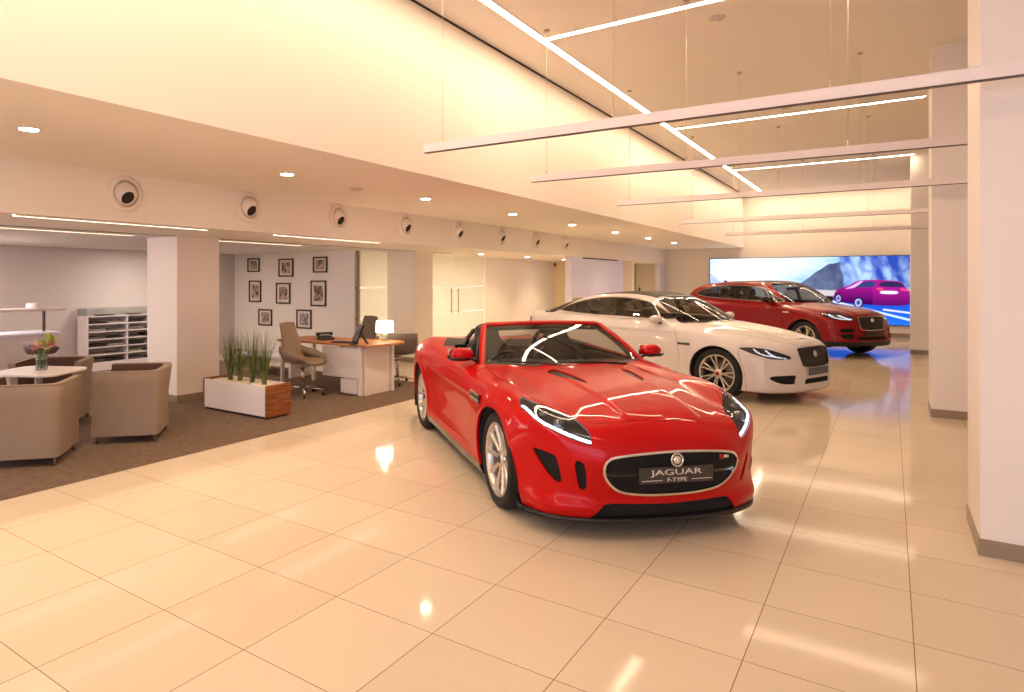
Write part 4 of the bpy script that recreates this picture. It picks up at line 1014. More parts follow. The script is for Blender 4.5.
XJ = dict(name='saloon_car', label='white four-door saloon with black grille and dark glass roof behind the red convertible', pose=(-3.057, 11.094, 0, -.3545), paint=WHITE,
    X=[-2.75, -2.5, -2.2, -1.8, -1.5, -1.0, -.4, .3, .9, 1.2, 1.5, 1.8, 2.05, 2.25, 2.4, 2.5], YK=[0, .3, .55, .72, .84, .97],
    T=[[.92, .92, .90, .86, .78, .66], [1.06, 1.06, 1.04, 1.01, .95, .84], [1.10, 1.10, 1.09, 1.06, 1.00, .90], [1.10, 1.10, 1.095, 1.07, 1.02, .93], [1.09, 1.09, 1.09, 1.07, 1.03, .94],
       [1.07, 1.07, 1.07, 1.06, 1.03, .94], [1.06, 1.06, 1.06, 1.055, 1.02, .94], [1.05, 1.05, 1.05, 1.04, 1.005, .93], [1.03, 1.03, 1.02, 1.00, .965, .90], [1.012, 1.008, .99, .965, .93, .87],
       [.98, .975, .95, .925, .895, .83], [.935, .93, .90, .87, .83, .75], [.885, .875, .84, .80, .75, .66], [.82, .81, .77, .72, .66, .57], [.76, .75, .69, .62, .55, .47], [.68, .66, .60, .53, .46, .40]],
    ZK=[.1, .22, .38, .55, .7, .82, .95, 1.08],
    W=[[.62, .70, .78, .80, .80, .78, .72, .62], [.76, .82, .87, .89, .89, .87, .82, .74], [.80, .87, .91, .925, .93, .92, .89, .83], [.82, .89, .925, .94, .945, .94, .92, .87], [.84, .90, .93, .945, .95, .945, .925, .88],
       [.85, .90, .92, .93, .94, .94, .92, .88], [.86, .90, .915, .925, .94, .94, .92, .88], [.86, .90, .915, .925, .94, .938, .915, .87], [.86, .90, .92, .935, .94, .93, .90, .85], [.86, .90, .925, .94, .94, .92, .88, .83],
       [.85, .895, .925, .94, .93, .905, .86, .80], [.84, .885, .91, .92, .905, .87, .82, .76], [.82, .86, .88, .88, .86, .82, .76, .70], [.76, .80, .81, .80, .77, .72, .66, .6], [.66, .70, .70, .68, .64, .58, .5, .45], [.5, .55, .55, .53, .5, .45, .4, .35]],
    FY=[0, .3, .45, .6, .75, .87, .97], FZ=[.12, .2, .3, .45, .6, .72, .82],
    F=[[2.37, 2.415, 2.425, 2.42, 2.40, 2.375, 2.31], [2.36, 2.405, 2.415, 2.41, 2.392, 2.365, 2.30], [2.32, 2.37, 2.38, 2.375, 2.355, 2.32, 2.24], [2.25, 2.31, 2.315, 2.305, 2.28, 2.24, 2.16],
       [2.13, 2.20, 2.205, 2.19, 2.16, 2.11, 2.03], [1.96, 2.02, 2.03, 2.01, 1.98, 1.94, 1.88], [1.72, 1.76, 1.77, 1.77, 1.75, 1.72, 1.68]],
    GX=[-2.6, -2.2, -1.9, -1.5, -1.1, -.7, -.3, 0, .3, .5, .8, 1.12, 1.35], GY=[0, .35, .55, .68, .8],
    G=[[.86, .85, .83, .80, .74], [1.05, 1.04, 1.02, .97, .90], [1.165, 1.16, 1.13, 1.07, .99], [1.295, 1.285, 1.255, 1.20, 1.11], [1.39, 1.382, 1.355, 1.305, 1.22], [1.445, 1.437, 1.41, 1.365, 1.28],
       [1.46, 1.452, 1.425, 1.38, 1.30], [1.45, 1.442, 1.412, 1.362, 1.28], [1.405, 1.395, 1.355, 1.30, 1.21], [1.335, 1.32, 1.275, 1.215, 1.13], [1.19, 1.17, 1.12, 1.06, .97], [1.00, .975, .915, .85, .77], [.85, .82, .76, .70, .62]],
    GWX=[-2.3, -1.7, -1.1, -.4, .3, .9, 1.3], GWZ=[.95, 1.06, 1.15, 1.25, 1.35, 1.46],
    GW=[[.68, .64, .58, .5, .4, .3], [.78, .745, .69, .62, .53, .43], [.85, .82, .775, .715, .64, .55], [.88, .855, .81, .75, .68, .60], [.88, .85, .805, .745, .675, .60], [.86, .83, .785, .72, .65, .57], [.82, .79, .74, .68, .6, .5]],
    axles=(1.516, -1.516), arch=.385, wheel_r=.355, rim_r=.262, track=.895, spokes=7, style='split', cap=P('cap_red', (150, 40, 34), .3),
    rear=lambda ay, z: -2.38 + .10 * ay ** 2 + .30 * ay ** 4 + .25 * (z - .75) ** 2, bottom=lambda x: .16 + 0 * x, gfloor=.85, lo=-2.72, hi=2.5, top=1.52, h=.018,
    bulge=lambda x, ay: .012 * (1 - sstep(.30, .38, ay)) * sstep(.9, 1.1, x) * (1 - sstep(2.2, 2.4, x)),
    line=lambda x, z: .010 * np.exp(-(np.where(z > .90, (z - .90) / .05, (z - .90) / .02)) ** 2) * (1 - sstep(1.2, 1.9, x)) * sstep(-2.4, -2.0, x),
    belt=1.055,
    windscreen=smoothpoly([(1.13, 0), (1.10, .30), (.98, .58), (.86, .71), (.62, .665), (.38, .575), (.33, .4), (.345, 0), (.33, -.4), (.38, -.575), (.62, -.665), (.86, -.71), (.98, -.58), (1.10, -.30)], 4),
    backlight=smoothpoly([(-1.02, 0), (-1.04, .45), (-1.16, .60), (-1.5, .72), (-1.9, .72), (-2.06, .5), (-2.1, 0), (-2.06, -.5), (-1.9, -.72), (-1.5, -.72), (-1.16, -.60), (-1.04, -.45)], 4),
    sidewin=[(.80, 1.060), (.62, 1.165), (.40, 1.272), (.15, 1.338), (-.30, 1.372), (-.75, 1.352), (-1.15, 1.275), (-1.50, 1.150), (-1.52, 1.115), (-1.1, 1.085), (-.2, 1.068)],
    pillars=[(-.24, -.12, .10), (-1.12, -1.075, .25)],
    grille=[(.33, .742), (0, .752), (-.33, .742), (-.385, .715), (-.36, .56), (-.30, .50), (0, .488), (.30, .50), (.36, .56), (.385, .715)], grille_rim=M_gloss,
    holes=[('bumper_intake', smoothpoly([(.47, .395), (.60, .395), (.74, .385), (.76, .345), (.66, .292), (.50, .285), (.48, .33)], 4), 'front'),
           ('lower_grille', np.array([(-.30, .345), (.30, .345), (.33, .275), (-.33, .275)]), 'front')],
    lamp=[(1.84, .735), (1.97, .752), (2.12, .735), (2.25, .685), (2.325, .635), (2.31, .602), (2.20, .605), (2.06, .645), (1.93, .695)], lamp_y=.44,
    drl=[[(2.00, .735), (2.05, .69), (2.12, .655), (2.22, .635)], [(2.12, .72), (2.17, .67), (2.22, .635), (2.30, .615)]], drl_w=.008, proj=[(2.05, .70, .03), (2.18, .665, .028)],
    bonnet=[(2.36, 0), (2.34, .30), (2.22, .42), (1.95, .56), (1.6, .70), (1.1, .78), (.93, .74), (1.05, .5), (1.14, .2), (1.15, 0)],
    roofglass=smoothpoly([(.32, 0), (.30, .45), (.22, .52), (-.5, .545), (-1.0, .50), (-1.02, 0), (-1.0, -.50), (-.5, -.545), (.22, -.52), (.30, -.45)], 4),
    doors=[[(.93, .30), (.98, .55), (.93, .80), (.84, 1.03), (-.20, 1.045), (-.21, .60), (-.19, .27), (.90, .27)], [(-.205, .27), (-.225, .60), (-.215, 1.045), (-1.46, 1.07), (-1.36, .90), (-1.22, .78), (-1.10, .60), (-1.05, .45), (-1.03, .27)]],
    handles=[(-.02, .90), (-1.08, .93)], fbump=[(1.93, -.3), (1.93, .40), (1.86, .62), (1.84, .70), (1.90, 1.4)], rbump=[(-2.0, -.3), (-2.0, .55), (-2.15, .80), (-2.3, 1.6)], lip=.215, lip_mat=WHITE, sill=.27, sill_mat=WHITE,
    mirror=(.60, .985, 1.06, .100), vent=(1.05, .735, .20), vent_mat=P('dark_trim', (60, 54, 50), .3), cab=(-1.5, .82), dash_mat=P('cabin_brown', (92, 72, 60), .6), seats=(-.35, -1.25), seat_mat=M_seatb, rvm=(.40, 1.26), badge=.655,
    plate=(.435, P('plate_blue_grey', (84, 88, 112), .4)), tail=(-2.20, .74, .93), extras=[(-.42, 0, 1.485, (.4, .2, .95))], aerial_mat=M_gloss)
FPC = dict(name='suv_car', label='dark red SUV with black grille parked in front of the mural', pose=(-2.187, 18.262, 0, -.6165), paint=DRED,
    X=[-2.5, -2.3, -2.0, -1.6, -1.0, -.3, .4, .9, 1.2, 1.5, 1.8, 2.0, 2.15, 2.28, 2.4], YK=[0, .3, .55, .72, .85, .98],
    T=[[1.02, 1.02, 1.0, .96, .88, .76], [1.14, 1.14, 1.12, 1.08, 1.0, .88], [1.18, 1.18, 1.17, 1.15, 1.09, .98], [1.18, 1.18, 1.18, 1.16, 1.12, 1.02], [1.17, 1.17, 1.17, 1.155, 1.11, 1.02], [1.16, 1.16, 1.16, 1.14, 1.10, 1.0],
       [1.15, 1.15, 1.15, 1.13, 1.08, .99], [1.135, 1.13, 1.12, 1.10, 1.05, .97], [1.11, 1.105, 1.09, 1.07, 1.03, .94], [1.08, 1.07, 1.05, 1.03, .99, .89], [1.04, 1.03, 1.005, .97, .91, .80], [1.005, .99, .95, .90, .83, .72], [.965, .95, .90, .83, .76, .65], [.91, .89, .82, .74, .67, .56], [.82, .8, .72, .64, .56, .46]],
    ZK=[.15, .28, .45, .62, .8, .95, 1.08, 1.2],
    W=[[.66, .74, .80, .83, .83, .80, .74, .64], [.80, .86, .90, .92, .92, .90, .86, .78], [.84, .90, .935, .95, .955, .945, .92, .86], [.86, .915, .945, .962, .968, .96, .935, .88], [.87, .91, .93, .945, .955, .955, .935, .89], [.87, .905, .915, .93, .945, .95, .93, .885],
       [.87, .905, .915, .93, .945, .945, .92, .87], [.87, .91, .93, .945, .95, .94, .91, .86], [.87, .915, .94, .955, .955, .935, .90, .85], [.86, .91, .94, .955, .95, .92, .88, .82], [.85, .895, .92, .93, .915, .88, .83, .76], [.83, .87, .885, .89, .87, .83, .77, .70], [.80, .83, .84, .84, .81, .76, .70, .62], [.74, .77, .77, .76, .72, .66, .6, .5], [.6, .64, .64, .62, .58, .5, .45, .4]],
    FY=[0, .3, .45, .6, .75, .87, .98], FZ=[.2, .3, .42, .55, .7, .82, .94],
    F=[[2.27, 2.305, 2.325, 2.325, 2.315, 2.30, 2.25], [2.26, 2.30, 2.315, 2.315, 2.30, 2.285, 2.235], [2.235, 2.28, 2.29, 2.285, 2.265, 2.24, 2.18], [2.19, 2.24, 2.245, 2.235, 2.21, 2.17, 2.10],
       [2.10, 2.15, 2.15, 2.13, 2.10, 2.06, 1.99], [1.95, 2.00, 2.0, 1.98, 1.95, 1.91, 1.86], [1.72, 1.76, 1.77, 1.76, 1.74, 1.7, 1.66]],
    GX=[-2.55, -2.3, -2.0, -1.6, -1.1, -.6, -.1, .2, .5, .8, 1.05, 1.3], GY=[0, .35, .55, .68, .82],
    G=[[1.12, 1.10, 1.06, 1.0, .92], [1.44, 1.42, 1.37, 1.30, 1.18], [1.555, 1.545, 1.51, 1.46, 1.36], [1.60, 1.592, 1.56, 1.515, 1.42], [1.63, 1.622, 1.595, 1.55, 1.46], [1.645, 1.637, 1.61, 1.565, 1.48],
       [1.64, 1.632, 1.60, 1.55, 1.46], [1.595, 1.585, 1.545, 1.49, 1.39], [1.48, 1.465, 1.42, 1.36, 1.26], [1.30, 1.28, 1.23, 1.17, 1.08], [1.13, 1.105, 1.05, .99, .9], [.94, .92, .87, .8, .7]],
    GWX=[-2.4, -1.9, -1.2, -.4, .4, 1.0], GWZ=[1.05, 1.16, 1.28, 1.4, 1.5, 1.62],
    GW=[[.76, .73, .68, .62, .56, .48], [.84, .81, .76, .70, .64, .56], [.88, .855, .81, .755, .70, .62], [.895, .87, .825, .77, .715, .64], [.89, .86, .81, .75, .69, .61], [.86, .83, .78, .71, .65, .56]],
    axles=(1.437, -1.437), arch=.415, wheel_r=.38, rim_r=.26, track=.905, spokes=5, style='five', cap=M_black, flare=.012,
    rear=lambda ay, z: -2.40 + .12 * ay ** 2 + .30 * ay ** 4 + .30 * (z - .7) ** 2 * (z > .7), bottom=lambda x: .24 + 0 * x, gfloor=.95, lo=-2.5, hi=2.42, top=1.70, h=.021,
    bulge=lambda x, ay: .014 * (1 - sstep(.30, .38, ay)) * sstep(.9, 1.1, x) * (1 - sstep(2.1, 2.25, x)),
    line=lambda x, z: .010 * np.exp(-(np.where(z > 1.0, (z - 1.0) / .05, (z - 1.0) / .02)) ** 2) * (1 - sstep(1.2, 1.9, x)) * sstep(-2.2, -1.8, x), belt=1.15,
    windscreen=smoothpoly([(1.06, 0), (1.03, .30), (.92, .56), (.80, .70), (.58, .655), (.30, .58), (.20, .45), (.19, 0), (.20, -.45), (.30, -.58), (.58, -.655), (.80, -.70), (.92, -.56), (1.03, -.30)], 4),
    backlight=smoothpoly([(-2.08, 0), (-2.1, .45), (-2.16, .58), (-2.38, .60), (-2.42, 0), (-2.38, -.60), (-2.16, -.58), (-2.1, -.45)], 4),
    sidewin=[(.76, 1.150), (.55, 1.285), (.36, 1.395), (.12, 1.478), (-.30, 1.520), (-.90, 1.525), (-1.45, 1.475), (-1.85, 1.385), (-1.98, 1.290), (-1.6, 1.215), (-.8, 1.180), (0, 1.158)],
    pillars=[(-.26, -.14, .08), (-1.20, -1.15, .2)],
    grille=[(.33, .875), (0, .885), (-.33, .875), (-.375, .845), (-.345, .66), (-.29, .595), (0, .58), (.29, .595), (.345, .66), (.375, .845)], grille_rim=M_bright,
    holes=[('bumper_intake', smoothpoly([(.50, .62), (.64, .625), (.72, .60), (.72, .555), (.60, .545), (.50, .555)], 4), 'front'), ('bumper_intake', smoothpoly([(.50, .51), (.62, .51), (.72, .50), (.70, .42), (.56, .40), (.50, .43)], 4), 'front'),
           ('lower_grille', np.array([(-.40, .45), (.40, .45), (.45, .38), (-.45, .38)]), 'front')],
    lamp=[(1.78, .935), (1.92, .955), (2.08, .925), (2.22, .865), (2.26, .815), (2.18, .795), (2.04, .815), (1.90, .865)], lamp_y=.44,
    drl=[[(1.90, .925), (2.02, .865), (2.12, .83), (2.22, .815)], [(2.05, .905), (2.14, .86), (2.22, .82)]], drl_w=.010, proj=[(2.0, .90, .028), (2.14, .85, .028)],
    bonnet=[(2.25, 0), (2.23, .30), (2.12, .42), (1.90, .58), (1.6, .74), (1.1, .80), (.88, .76), (1.0, .5), (1.07, .2), (1.08, 0)],
    roofglass=smoothpoly([(.14, 0), (.12, .45), (.05, .53), (-.5, .56), (-1.3, .54), (-1.36, .45), (-1.38, 0), (-1.36, -.45), (-1.3, -.54), (-.5, -.56), (.05, -.53), (.12, -.45)], 4),
    doors=[[(.86, .36), (.92, .60), (.88, .85), (.80, 1.12), (-.21, 1.145), (-.22, .7), (-.20, .33), (.84, .33)], [(-.21, .33), (-.235, .70), (-.225, 1.145), (-1.50, 1.19), (-1.42, 1.0), (-1.20, .80), (-1.05, .62), (-1.0, .45), (-.98, .33)]],
    handles=[(-.04, 1.0), (-1.14, 1.03)], fbump=[(1.86, -.3), (1.86, .50), (1.80, .72), (1.78, .86), (1.85, 1.6)], rbump=[(-1.95, -.3), (-1.95, .65), (-2.1, .85), (-2.2, 1.9)], lip=.345, sill=.36, sill_mat=M_black, lip_mat=M_black,
    mirror=(.50, 1.0, 1.20, .12), mirror_mat=M_gloss, vent=(1.0, .93, .16), vent_mat=M_bright, cab=(-1.6, .74), dash_mat=M_inner, seats=(-.35, -1.2), seat_mat=P('grey_leather', (150, 142, 132), .55), rvm=(.28, 1.44), badge=.80,
    plate=(.515, P('plate_black', (30, 28, 28), .3)), tail=(-2.25, .80, 1.08), extras=[(-1.75, 0, 1.62, (1.3, .3, .55))])
make_closed(XJ); make_closed(FPC)
# ================================================================ mural screen on the back wall
def noise2(u, v, s, seed=0):
    """value noise, smooth"""
    def h(i, j):
        n = np.sin(i * 127.1 + j * 311.7 + seed * 74.7) * 43758.5453; return n - np.floor(n)
    x, y = u * s, v * s; i, j = np.floor(x), np.floor(y); a, b = x - i, y - j; a = a*a*(3-2*a); b = b*b*(3-2*b)
    return (h(i, j)*(1-a) + h(i+1, j)*a)*(1-b) + (h(i, j+1)*(1-a) + h(i+1, j+1)*a)*b
def fbm(u, v, s, o=4, seed=0): return sum(noise2(u, v, s * 2**k, seed + k) / 2**(k+1) for k in range(o))
def make_mural():
    x0, x1, z0, z1 = -4.86, .49, .36, 2.36; nx, nz = 520, 195
    U, Vv = np.meshgrid(np.linspace(0, 1, nx), np.linspace(0, 1, nz)); asp = (x1 - x0) / (z1 - z0); A = U * asp
    def c(*r): return np.array(lin(r))
    def mix(a, b, t): return a * (1 - t[..., None]) + b * t[..., None]
    col = mix(c(120, 190, 250)[None, None], c(250, 252, 255)[None, None], np.clip(1.25 - np.abs(U - .22) * 2.6 + (fbm(U*2, Vv*2, 4) - .5) * 1.2, 0, 1))
    # pale slope on the left, falling to the right
    t = sstep(.01, -.02, Vv - (.78 - U * 2.6)); col = mix(col, mix(c(120, 150, 200)[None, None], c(200, 215, 240)[None, None], fbm(A, Vv, 8)), t * .8)
    # far dark mountain rising to the right
    ridge = .56 + 2.0 * (U - .46) - 1.2 * np.clip(U - .62, 0, 1) + .05 * (fbm(A, 0 * Vv, 6, 4, 3) - .5); t = sstep(-.006, .012, ridge - Vv) * (U > .38) 
    n = fbm(A, Vv, 7, 5, 5); col = mix(col, mix(c(34, 40, 84)[None, None], c(112, 124, 160)[None, None], np.clip(n * 1.3 - .2, 0, 1)), t)
    # sand coloured valley floor
    t = sstep(.0, .03, (.52 - .10 * np.abs(U - .55)) - Vv) * sstep(.38, .45, U); col = mix(col, c(206, 196, 196)[None, None], t)
    # blue rock face on the right
    edge = .665 + .03 * (noise2(Vv, Vv * 0, 7, 9) - .5) + .04 * (1 - Vv); t = sstep(0, .012, U - edge) * sstep(.40, .44, Vv)
    r = fbm(A * 1.0 + .35 * Vv, Vv * .45, 9, 5, 11); r2 = np.abs(fbm(A, Vv * .7, 6, 4, 21) - .5) * 4
    rock = mix(c(48, 80, 184)[None, None], c(176, 208, 250)[None, None], np.clip((r - .30) * 2.4, 0, 1) * np.clip(r2 + .45, 0, 1)); rock = mix(rock, c(20, 26, 90)[None, None], np.clip((U - .8) * 1.2, 0, .5)); col = mix(col, rock, t)
    # road
    rd = sstep(0, .02, (.42 - .0 * U) - Vv) * sstep(.56, .62, U); col = mix(col, mix(c(16, 60, 190)[None, None], c(40, 110, 235)[None, None], np.clip(1 - Vv * 2.2, 0, 1)), rd)
    d = polyline_d([(.60 * asp, .36), (.80 * asp, .22), (1.02 * asp, .06)], A, Vv); col = mix(col, c(200, 225, 255)[None, None], sstep(.020, .010, d))
    d = polyline_d([(.88 * asp, .22), (1.02 * asp, .17)], A, Vv); col = mix(col, c(240, 236, 255)[None, None], sstep(.018, .008, d) * .8)
    # SUV seen from behind, driving away to the left
    def fill(pts, cc, k=.006):
        nonlocal col
        dd = polyd(smoothpoly(pts, 4), A, Vv); col = mix(col, np.array(cc)[None, None] if not isinstance(cc, np.ndarray) or cc.ndim == 1 else cc, sstep(k, -k, dd))
    S = lambda L: [(a * asp, b) for a, b in L]
    fill(S([(.652, .44), (.675, .52), (.72, .565), (.76, .635), (.83, .655), (.90, .645), (.955, .62), (.975, .54), (.992, .48), (.992, .34), (.965, .285), (.86, .28), (.76, .30), (.665, .33)]), mix(c(50, 6, 80)[None, None], c(168, 26, 140)[None, None], np.clip((Vv - .30) * 3.2 + .25 * (U > .83), 0, 1)))
    fill(S([(.735, .545), (.765, .61), (.835, .632), (.835, .555), (.78, .54)]), c(60, 60, 120)); fill(S([(.86, .56), (.875, .625), (.945, .618), (.965, .55)]), c(50, 40, 84))
    fill(S([(.705, .52), (.73, .555), (.77, .625), (.785, .628), (.755, .555), (.735, .53)]), c(240, 180, 240))
    for cx, cz, rx, rz in ((.765, .315, .023, .085), (.672, .375, .016, .07)):
        for q, cc in ((1.0, c(20, 14, 50)), (.72, c(170, 170, 225)), (.35, c(70, 60, 130))):
            dd = np.hypot((U - cx) / (rx * q), (Vv - cz) / (rz * q)) - 1; col = mix(col, cc[None, None], sstep(.08, -.08, dd))
    fill(S([(.87, .49), (.935, .487), (.935, .45), (.87, .452)]), c(232, 222, 250), .004); fill(S([(.85, .535), (.875, .53), (.872, .50), (.85, .51)]), c(255, 70, 120), .004); fill(S([(.955, .53), (.985, .51), (.985, .49), (.957, .50)]), c(255, 70, 120), .004)
    me = bpy.data.meshes.new('picture'); xs = x0 + U * (x1 - x0); zs = z0 + Vv * (z1 - z0)
    V = np.stack([xs, np.full_like(xs, 0), zs], -1).reshape(-1, 3); i = np.arange(nx * nz).reshape(nz, nx); F = np.stack([i[:-1, :-1], i[:-1, 1:], i[1:, 1:], i[1:, :-1]], -1).reshape(-1, 4)
    me.vertices.add(len(V)); me.vertices.foreach_set('co', V.astype(np.float32).ravel()); me.loops.add(F.size); me.loops.foreach_set('vertex_index', F.astype(np.int32).ravel())
    me.polygons.add(len(F)); me.polygons.foreach_set('loop_start', np.arange(0, F.size, 4, dtype=np.int32)); me.polygons.foreach_set('loop_total', np.full(len(F), 4, np.int32)); me.update(calc_edges=True)
    at = me.color_attributes.new('picture', 'FLOAT_COLOR', 'POINT'); at.data.foreach_set('color', np.concatenate([col.reshape(-1, 3), np.ones((len(V), 1))], 1).astype(np.float32).ravel())
    m = bpy.data.materials.new('mural_screen'); m.use_nodes = True; nt = m.node_tree; nt.nodes.clear(); o = nt.nodes.new('ShaderNodeOutputMaterial'); e = nt.nodes.new('ShaderNodeEmission'); a = nt.nodes.new('ShaderNodeVertexColor'); a.layer_name = 'picture'
    e.inputs[1].default_value = .85; nt.links.new(a.outputs[0], e.inputs[0]); nt.links.new(e.outputs[0], o.inputs[0])
    t = thing('mural_screen', 'wide backlit mural of mountains, a road and a magenta SUV on the back wall', 'screen', (0, 0, 0))
    MB().box(x0 - .02, x1 + .02, Y_BACK - .10, Y_BACK - .002, z0 - .02, z1 + .02).build('cabinet', P('screen_edge', (40, 40, 46), .4), t)
    p = link('picture', me, t, m); p.location = (0, Y_BACK - .103, 0)
make_mural()
# ================================================================ lounge
M_taupe = P('taupe_velvet', (156, 138, 122), .85, spec=.2, mottle=.03, mscale=9)
M_tin = P('brown_lining', (98, 74, 60), .85, spec=.2)
M_steel = P('polished_steel', (200, 196, 190), .2, metal=1)
def make_armchair(label, loc, rz):
    t = thing('tub_armchair', label, 'armchair', loc, rz, 'taupe tub armchairs round the white table')
    # faces +x; outer shell swept as a U, flared at the top
    sh = MB(); wv, dp = .33, .31
    path = [(dp + .02, -wv), (.1, -wv), (-dp + .07, -wv), (-dp + .02, -wv + .02), (-dp, -wv + .07), (-dp, 0), (-dp, wv - .07), (-dp + .02, wv - .02), (-dp + .07, wv), (.1, wv), (dp + .02, wv)]
    def fl(p, z):
        k = .0 if z < .44 else (z - .44) / .28; n = Vector((p[0] if p[0] < 0 else 0, p[1], 0)); n = n.normalized() if n.length else n
        q = Vector((p[0], p[1], z)) + n * (.045 * k); 
        if p[0] > .2: q.x -= .05 * (z / .72)
        return q
    zs = [.075, .10, .30, .44, .58, .70]
    outer = [[fl(p, z) for p in path] for z in zs]; n = len(path)
    def inw(p, z, d=.075):
        q = fl(p, z); s = Vector((q.x - .0, q.y, 0)); off = Vector((d if p[0] < -.2 else 0, (-d if p[1] > .2 else d if p[1] < -.2 else 0), 0)); return q + off
    inner = [[inw(p, z) for p in path] for z in (.72, .58, .44, .33)]
    sh.grid(outer + [[fl(p, .72) * .5 + (fl(p, .72) + (inw(p, .72) - fl(p, .72)) * .25) * .5 + Vector((0, 0, .004)) for p in path]])
    top = [[fl(p, .72) for p in path], inner[0]]
    sh.grid(top); 
    for e in (0, n - 1):
        sh.grid([[outer[i][e] for i in range(6)] + [fl(path[e], .72)], [inw(path[e], z) for z in (.075, .10, .33, .44, .58, .70)] + [inner[0][e]]])
    sh.grid([[fl(p, .075) for p in path], [inw(p, .075) for p in path]])
    sh.build('shell', M_taupe, t)
    li = MB(); li.grid(inner, smooth=True); li.build('lining', M_tin, t)
    MB().box(-dp + .05, dp + .01, -wv + .05, wv - .05, .09, .30, bev=.015).build('seat_base', M_taupe, t)
    MB().box(-dp + .07, dp + .02, -wv + .075, wv - .075, .30, .42, bev=.035, seg=3).build('seat_cushion', M_tin, t)
    for a, b in ((1, 1), (1, -1), (-1, 1), (-1, -1)):
        MB().lathe([(0, 0), (.018, 0), (.016, .07), (.022, .078), (0, .078)], 14, M=T4((a * .27, b * .29, 0))).build('leg', M_steel, t)
    return t
ARM = make_armchair('taupe tub armchair cut by the left photo edge with its back to the viewpoint', (-6.36, 2.78, .006), math.radians(138))
def arm2(label, loc, deg): tree_copy(ARM, (*loc, .006), math.radians(deg), label=label)
arm2('taupe tub armchair standing on its own beside the lounge pillar', (-6.43, 3.83), 227)
arm2('taupe tub armchair behind the white table showing its brown lining', (-7.78, 3.66), 318)
tb = thing('cafe_table', 'low white rounded square table carrying the flower vase', 'table', (-7.03, 3.16, .006), math.radians(28))
o_ = []
for cx, cy, a0 in ((.24, .20, 0), (-.24, .20, 90), (-.24, -.20, 180), (.24, -.20, 270)):
    for k in range(6): a = math.radians(a0 + 18 * k); o_.append((cx + .13 * math.cos(a), cy + .13 * math.sin(a)))
MB().prism(o_, .69, .715, bev=.006).build('tabletop', P('white_laminate', (244, 236, 230), .25), tb)
MB().lathe([(0, .0), (.23, 0), (.23, .012), (.05, .022), (.036, .05), (.036, .66), (.10, .69), (0, .69)], 32).build('pedestal', P('pedestal_white', (226, 216, 206), .3), tb)
# vase with lilies
vs = thing('flower_vase', 'small glass vase of pink lilies on the white table', 'vase', (-7.03, 3.19, .721))
MB().lathe([(0, .002), (.055, .002), (.058, .02), (.052, .10), (.060, .16), (.057, .16), (.049, .10), (.052, .02), (0, .012)], 28).build('glass', glass_mat('vase_glass', (.72, .78, .70), .08), vs)
st = MB(); rnd = random.Random(3); tips = []
for k in range(11):
    a = rnd.uniform(0, 6.28); r = rnd.uniform(.03, .10); h = rnd.uniform(.19, .27); tips.append((r * math.cos(a), r * math.sin(a), h)); st.tube([(0.02 * math.cos(a + 2), .02 * math.sin(a + 2), .015), (r * .35 * math.cos(a), r * .35 * math.sin(a), h * .55), tips[-1]], .004, 5)
st.build('stems', P('stem_green', (84, 112, 52), .6), vs)
M_lily = P('lily_pink', (240, 140, 136), .6); M_bud = P('bud_green', (160, 176, 70), .6)
for k, tp in enumerate(tips[:7]):
    b = MB()
    for j in range(6):
        an = j * math.pi / 3 + k; d = Vector((math.cos(an), math.sin(an), .25)); s = Vector((-math.sin(an), math.cos(an), 0)); c = Vector(tp)
        b.grid([[c + d * (.078 * u) + Vector((0, 0, .02 * math.sin(u * 2.6))) - s * .022 * math.sin(math.pi * min(1, u + .12)), c + d * (.078 * u) + Vector((0, 0, .014 * math.sin(u * 2.6))), c + d * (.078 * u) + Vector((0, 0, .02 * math.sin(u * 2.6))) + s * .022 * math.sin(math.pi * min(1, u + .12))] for u in (0, .35, .7, 1)])
    b.build('lily_bloom', M_lily if k % 2 else P('lily_pale', (246, 196, 184), .6), vs)
for k, (dx, dy, dz) in enumerate(((.05, .06, .34), (.09, .02, .31), (-.01, .05, .33), (.03, .10, .30))):
    b = MB(); b.sphere((dx, dy, dz), .018, (1, 1, 2.6), 10); b.tube([(0, 0, .1), (dx * .8, dy * .8, dz - .04)], .0035, 5)
    for j in range(3): an = j * 2.1; b.grid([[(dx * .7 + u * .06 * math.cos(an) - .01, dy * .7 + u * .06 * math.sin(an), .2 + .12 * u - .02), (dx * .7 + u * .06 * math.cos(an) + .01, dy * .7 + u * .06 * math.sin(an), .2 + .12 * u + .02 * (1 - u))] for u in (0, .5, 1)])
    b.build('lily_bud', M_bud, vs)
# coffee counter on the left edge
M_lam = P('counter_white', (240, 230, 226), .3)
cn = thing('coffee_counter', 'white coffee counter with a raised serving shelf at the left photo edge', 'counter', (-10.0, 3.3, .006), 0)
MB().box(-.5, 0, -1.4, 1.46, 0, .84, bev=.004).build('cabinet', M_lam, cn)
MB().box(-.55, .04, -1.45, 1.50, .84, .875, bev=.004).build('worktop', P('worktop_bright', (248, 244, 250), .2), cn)
MB().box(-.42, .02, -1.5, 1.58, 1.185, 1.225, bev=.006).build('serving_shelf', M_lam, cn)
for y in (-1.2, .2, 1.38): MB().box(-.30, -.26, y, y + .03, .875, 1.185).build('shelf_post', P('post_dark', (88, 74, 68), .4, metal=.5), cn)
ucl = MB(); ucl.box(-.34, -.30, -1.4, 1.3, 1.178, 1.185); ucl.build('under_shelf_light', emis('cool_strip', (.86, .86, 1.0), 14), cn)
cp = thing('round_tin', 'small round white tin on the serving shelf', 'tin', (-10.15, 4.50, 1.231)); MB().lathe([(0, 0), (.10, 0), (.105, .01), (.105, .065), (.09, .075), (0, .075)], 28).build('tin_body', P('tin_white', (236, 226, 224), .35), cp)
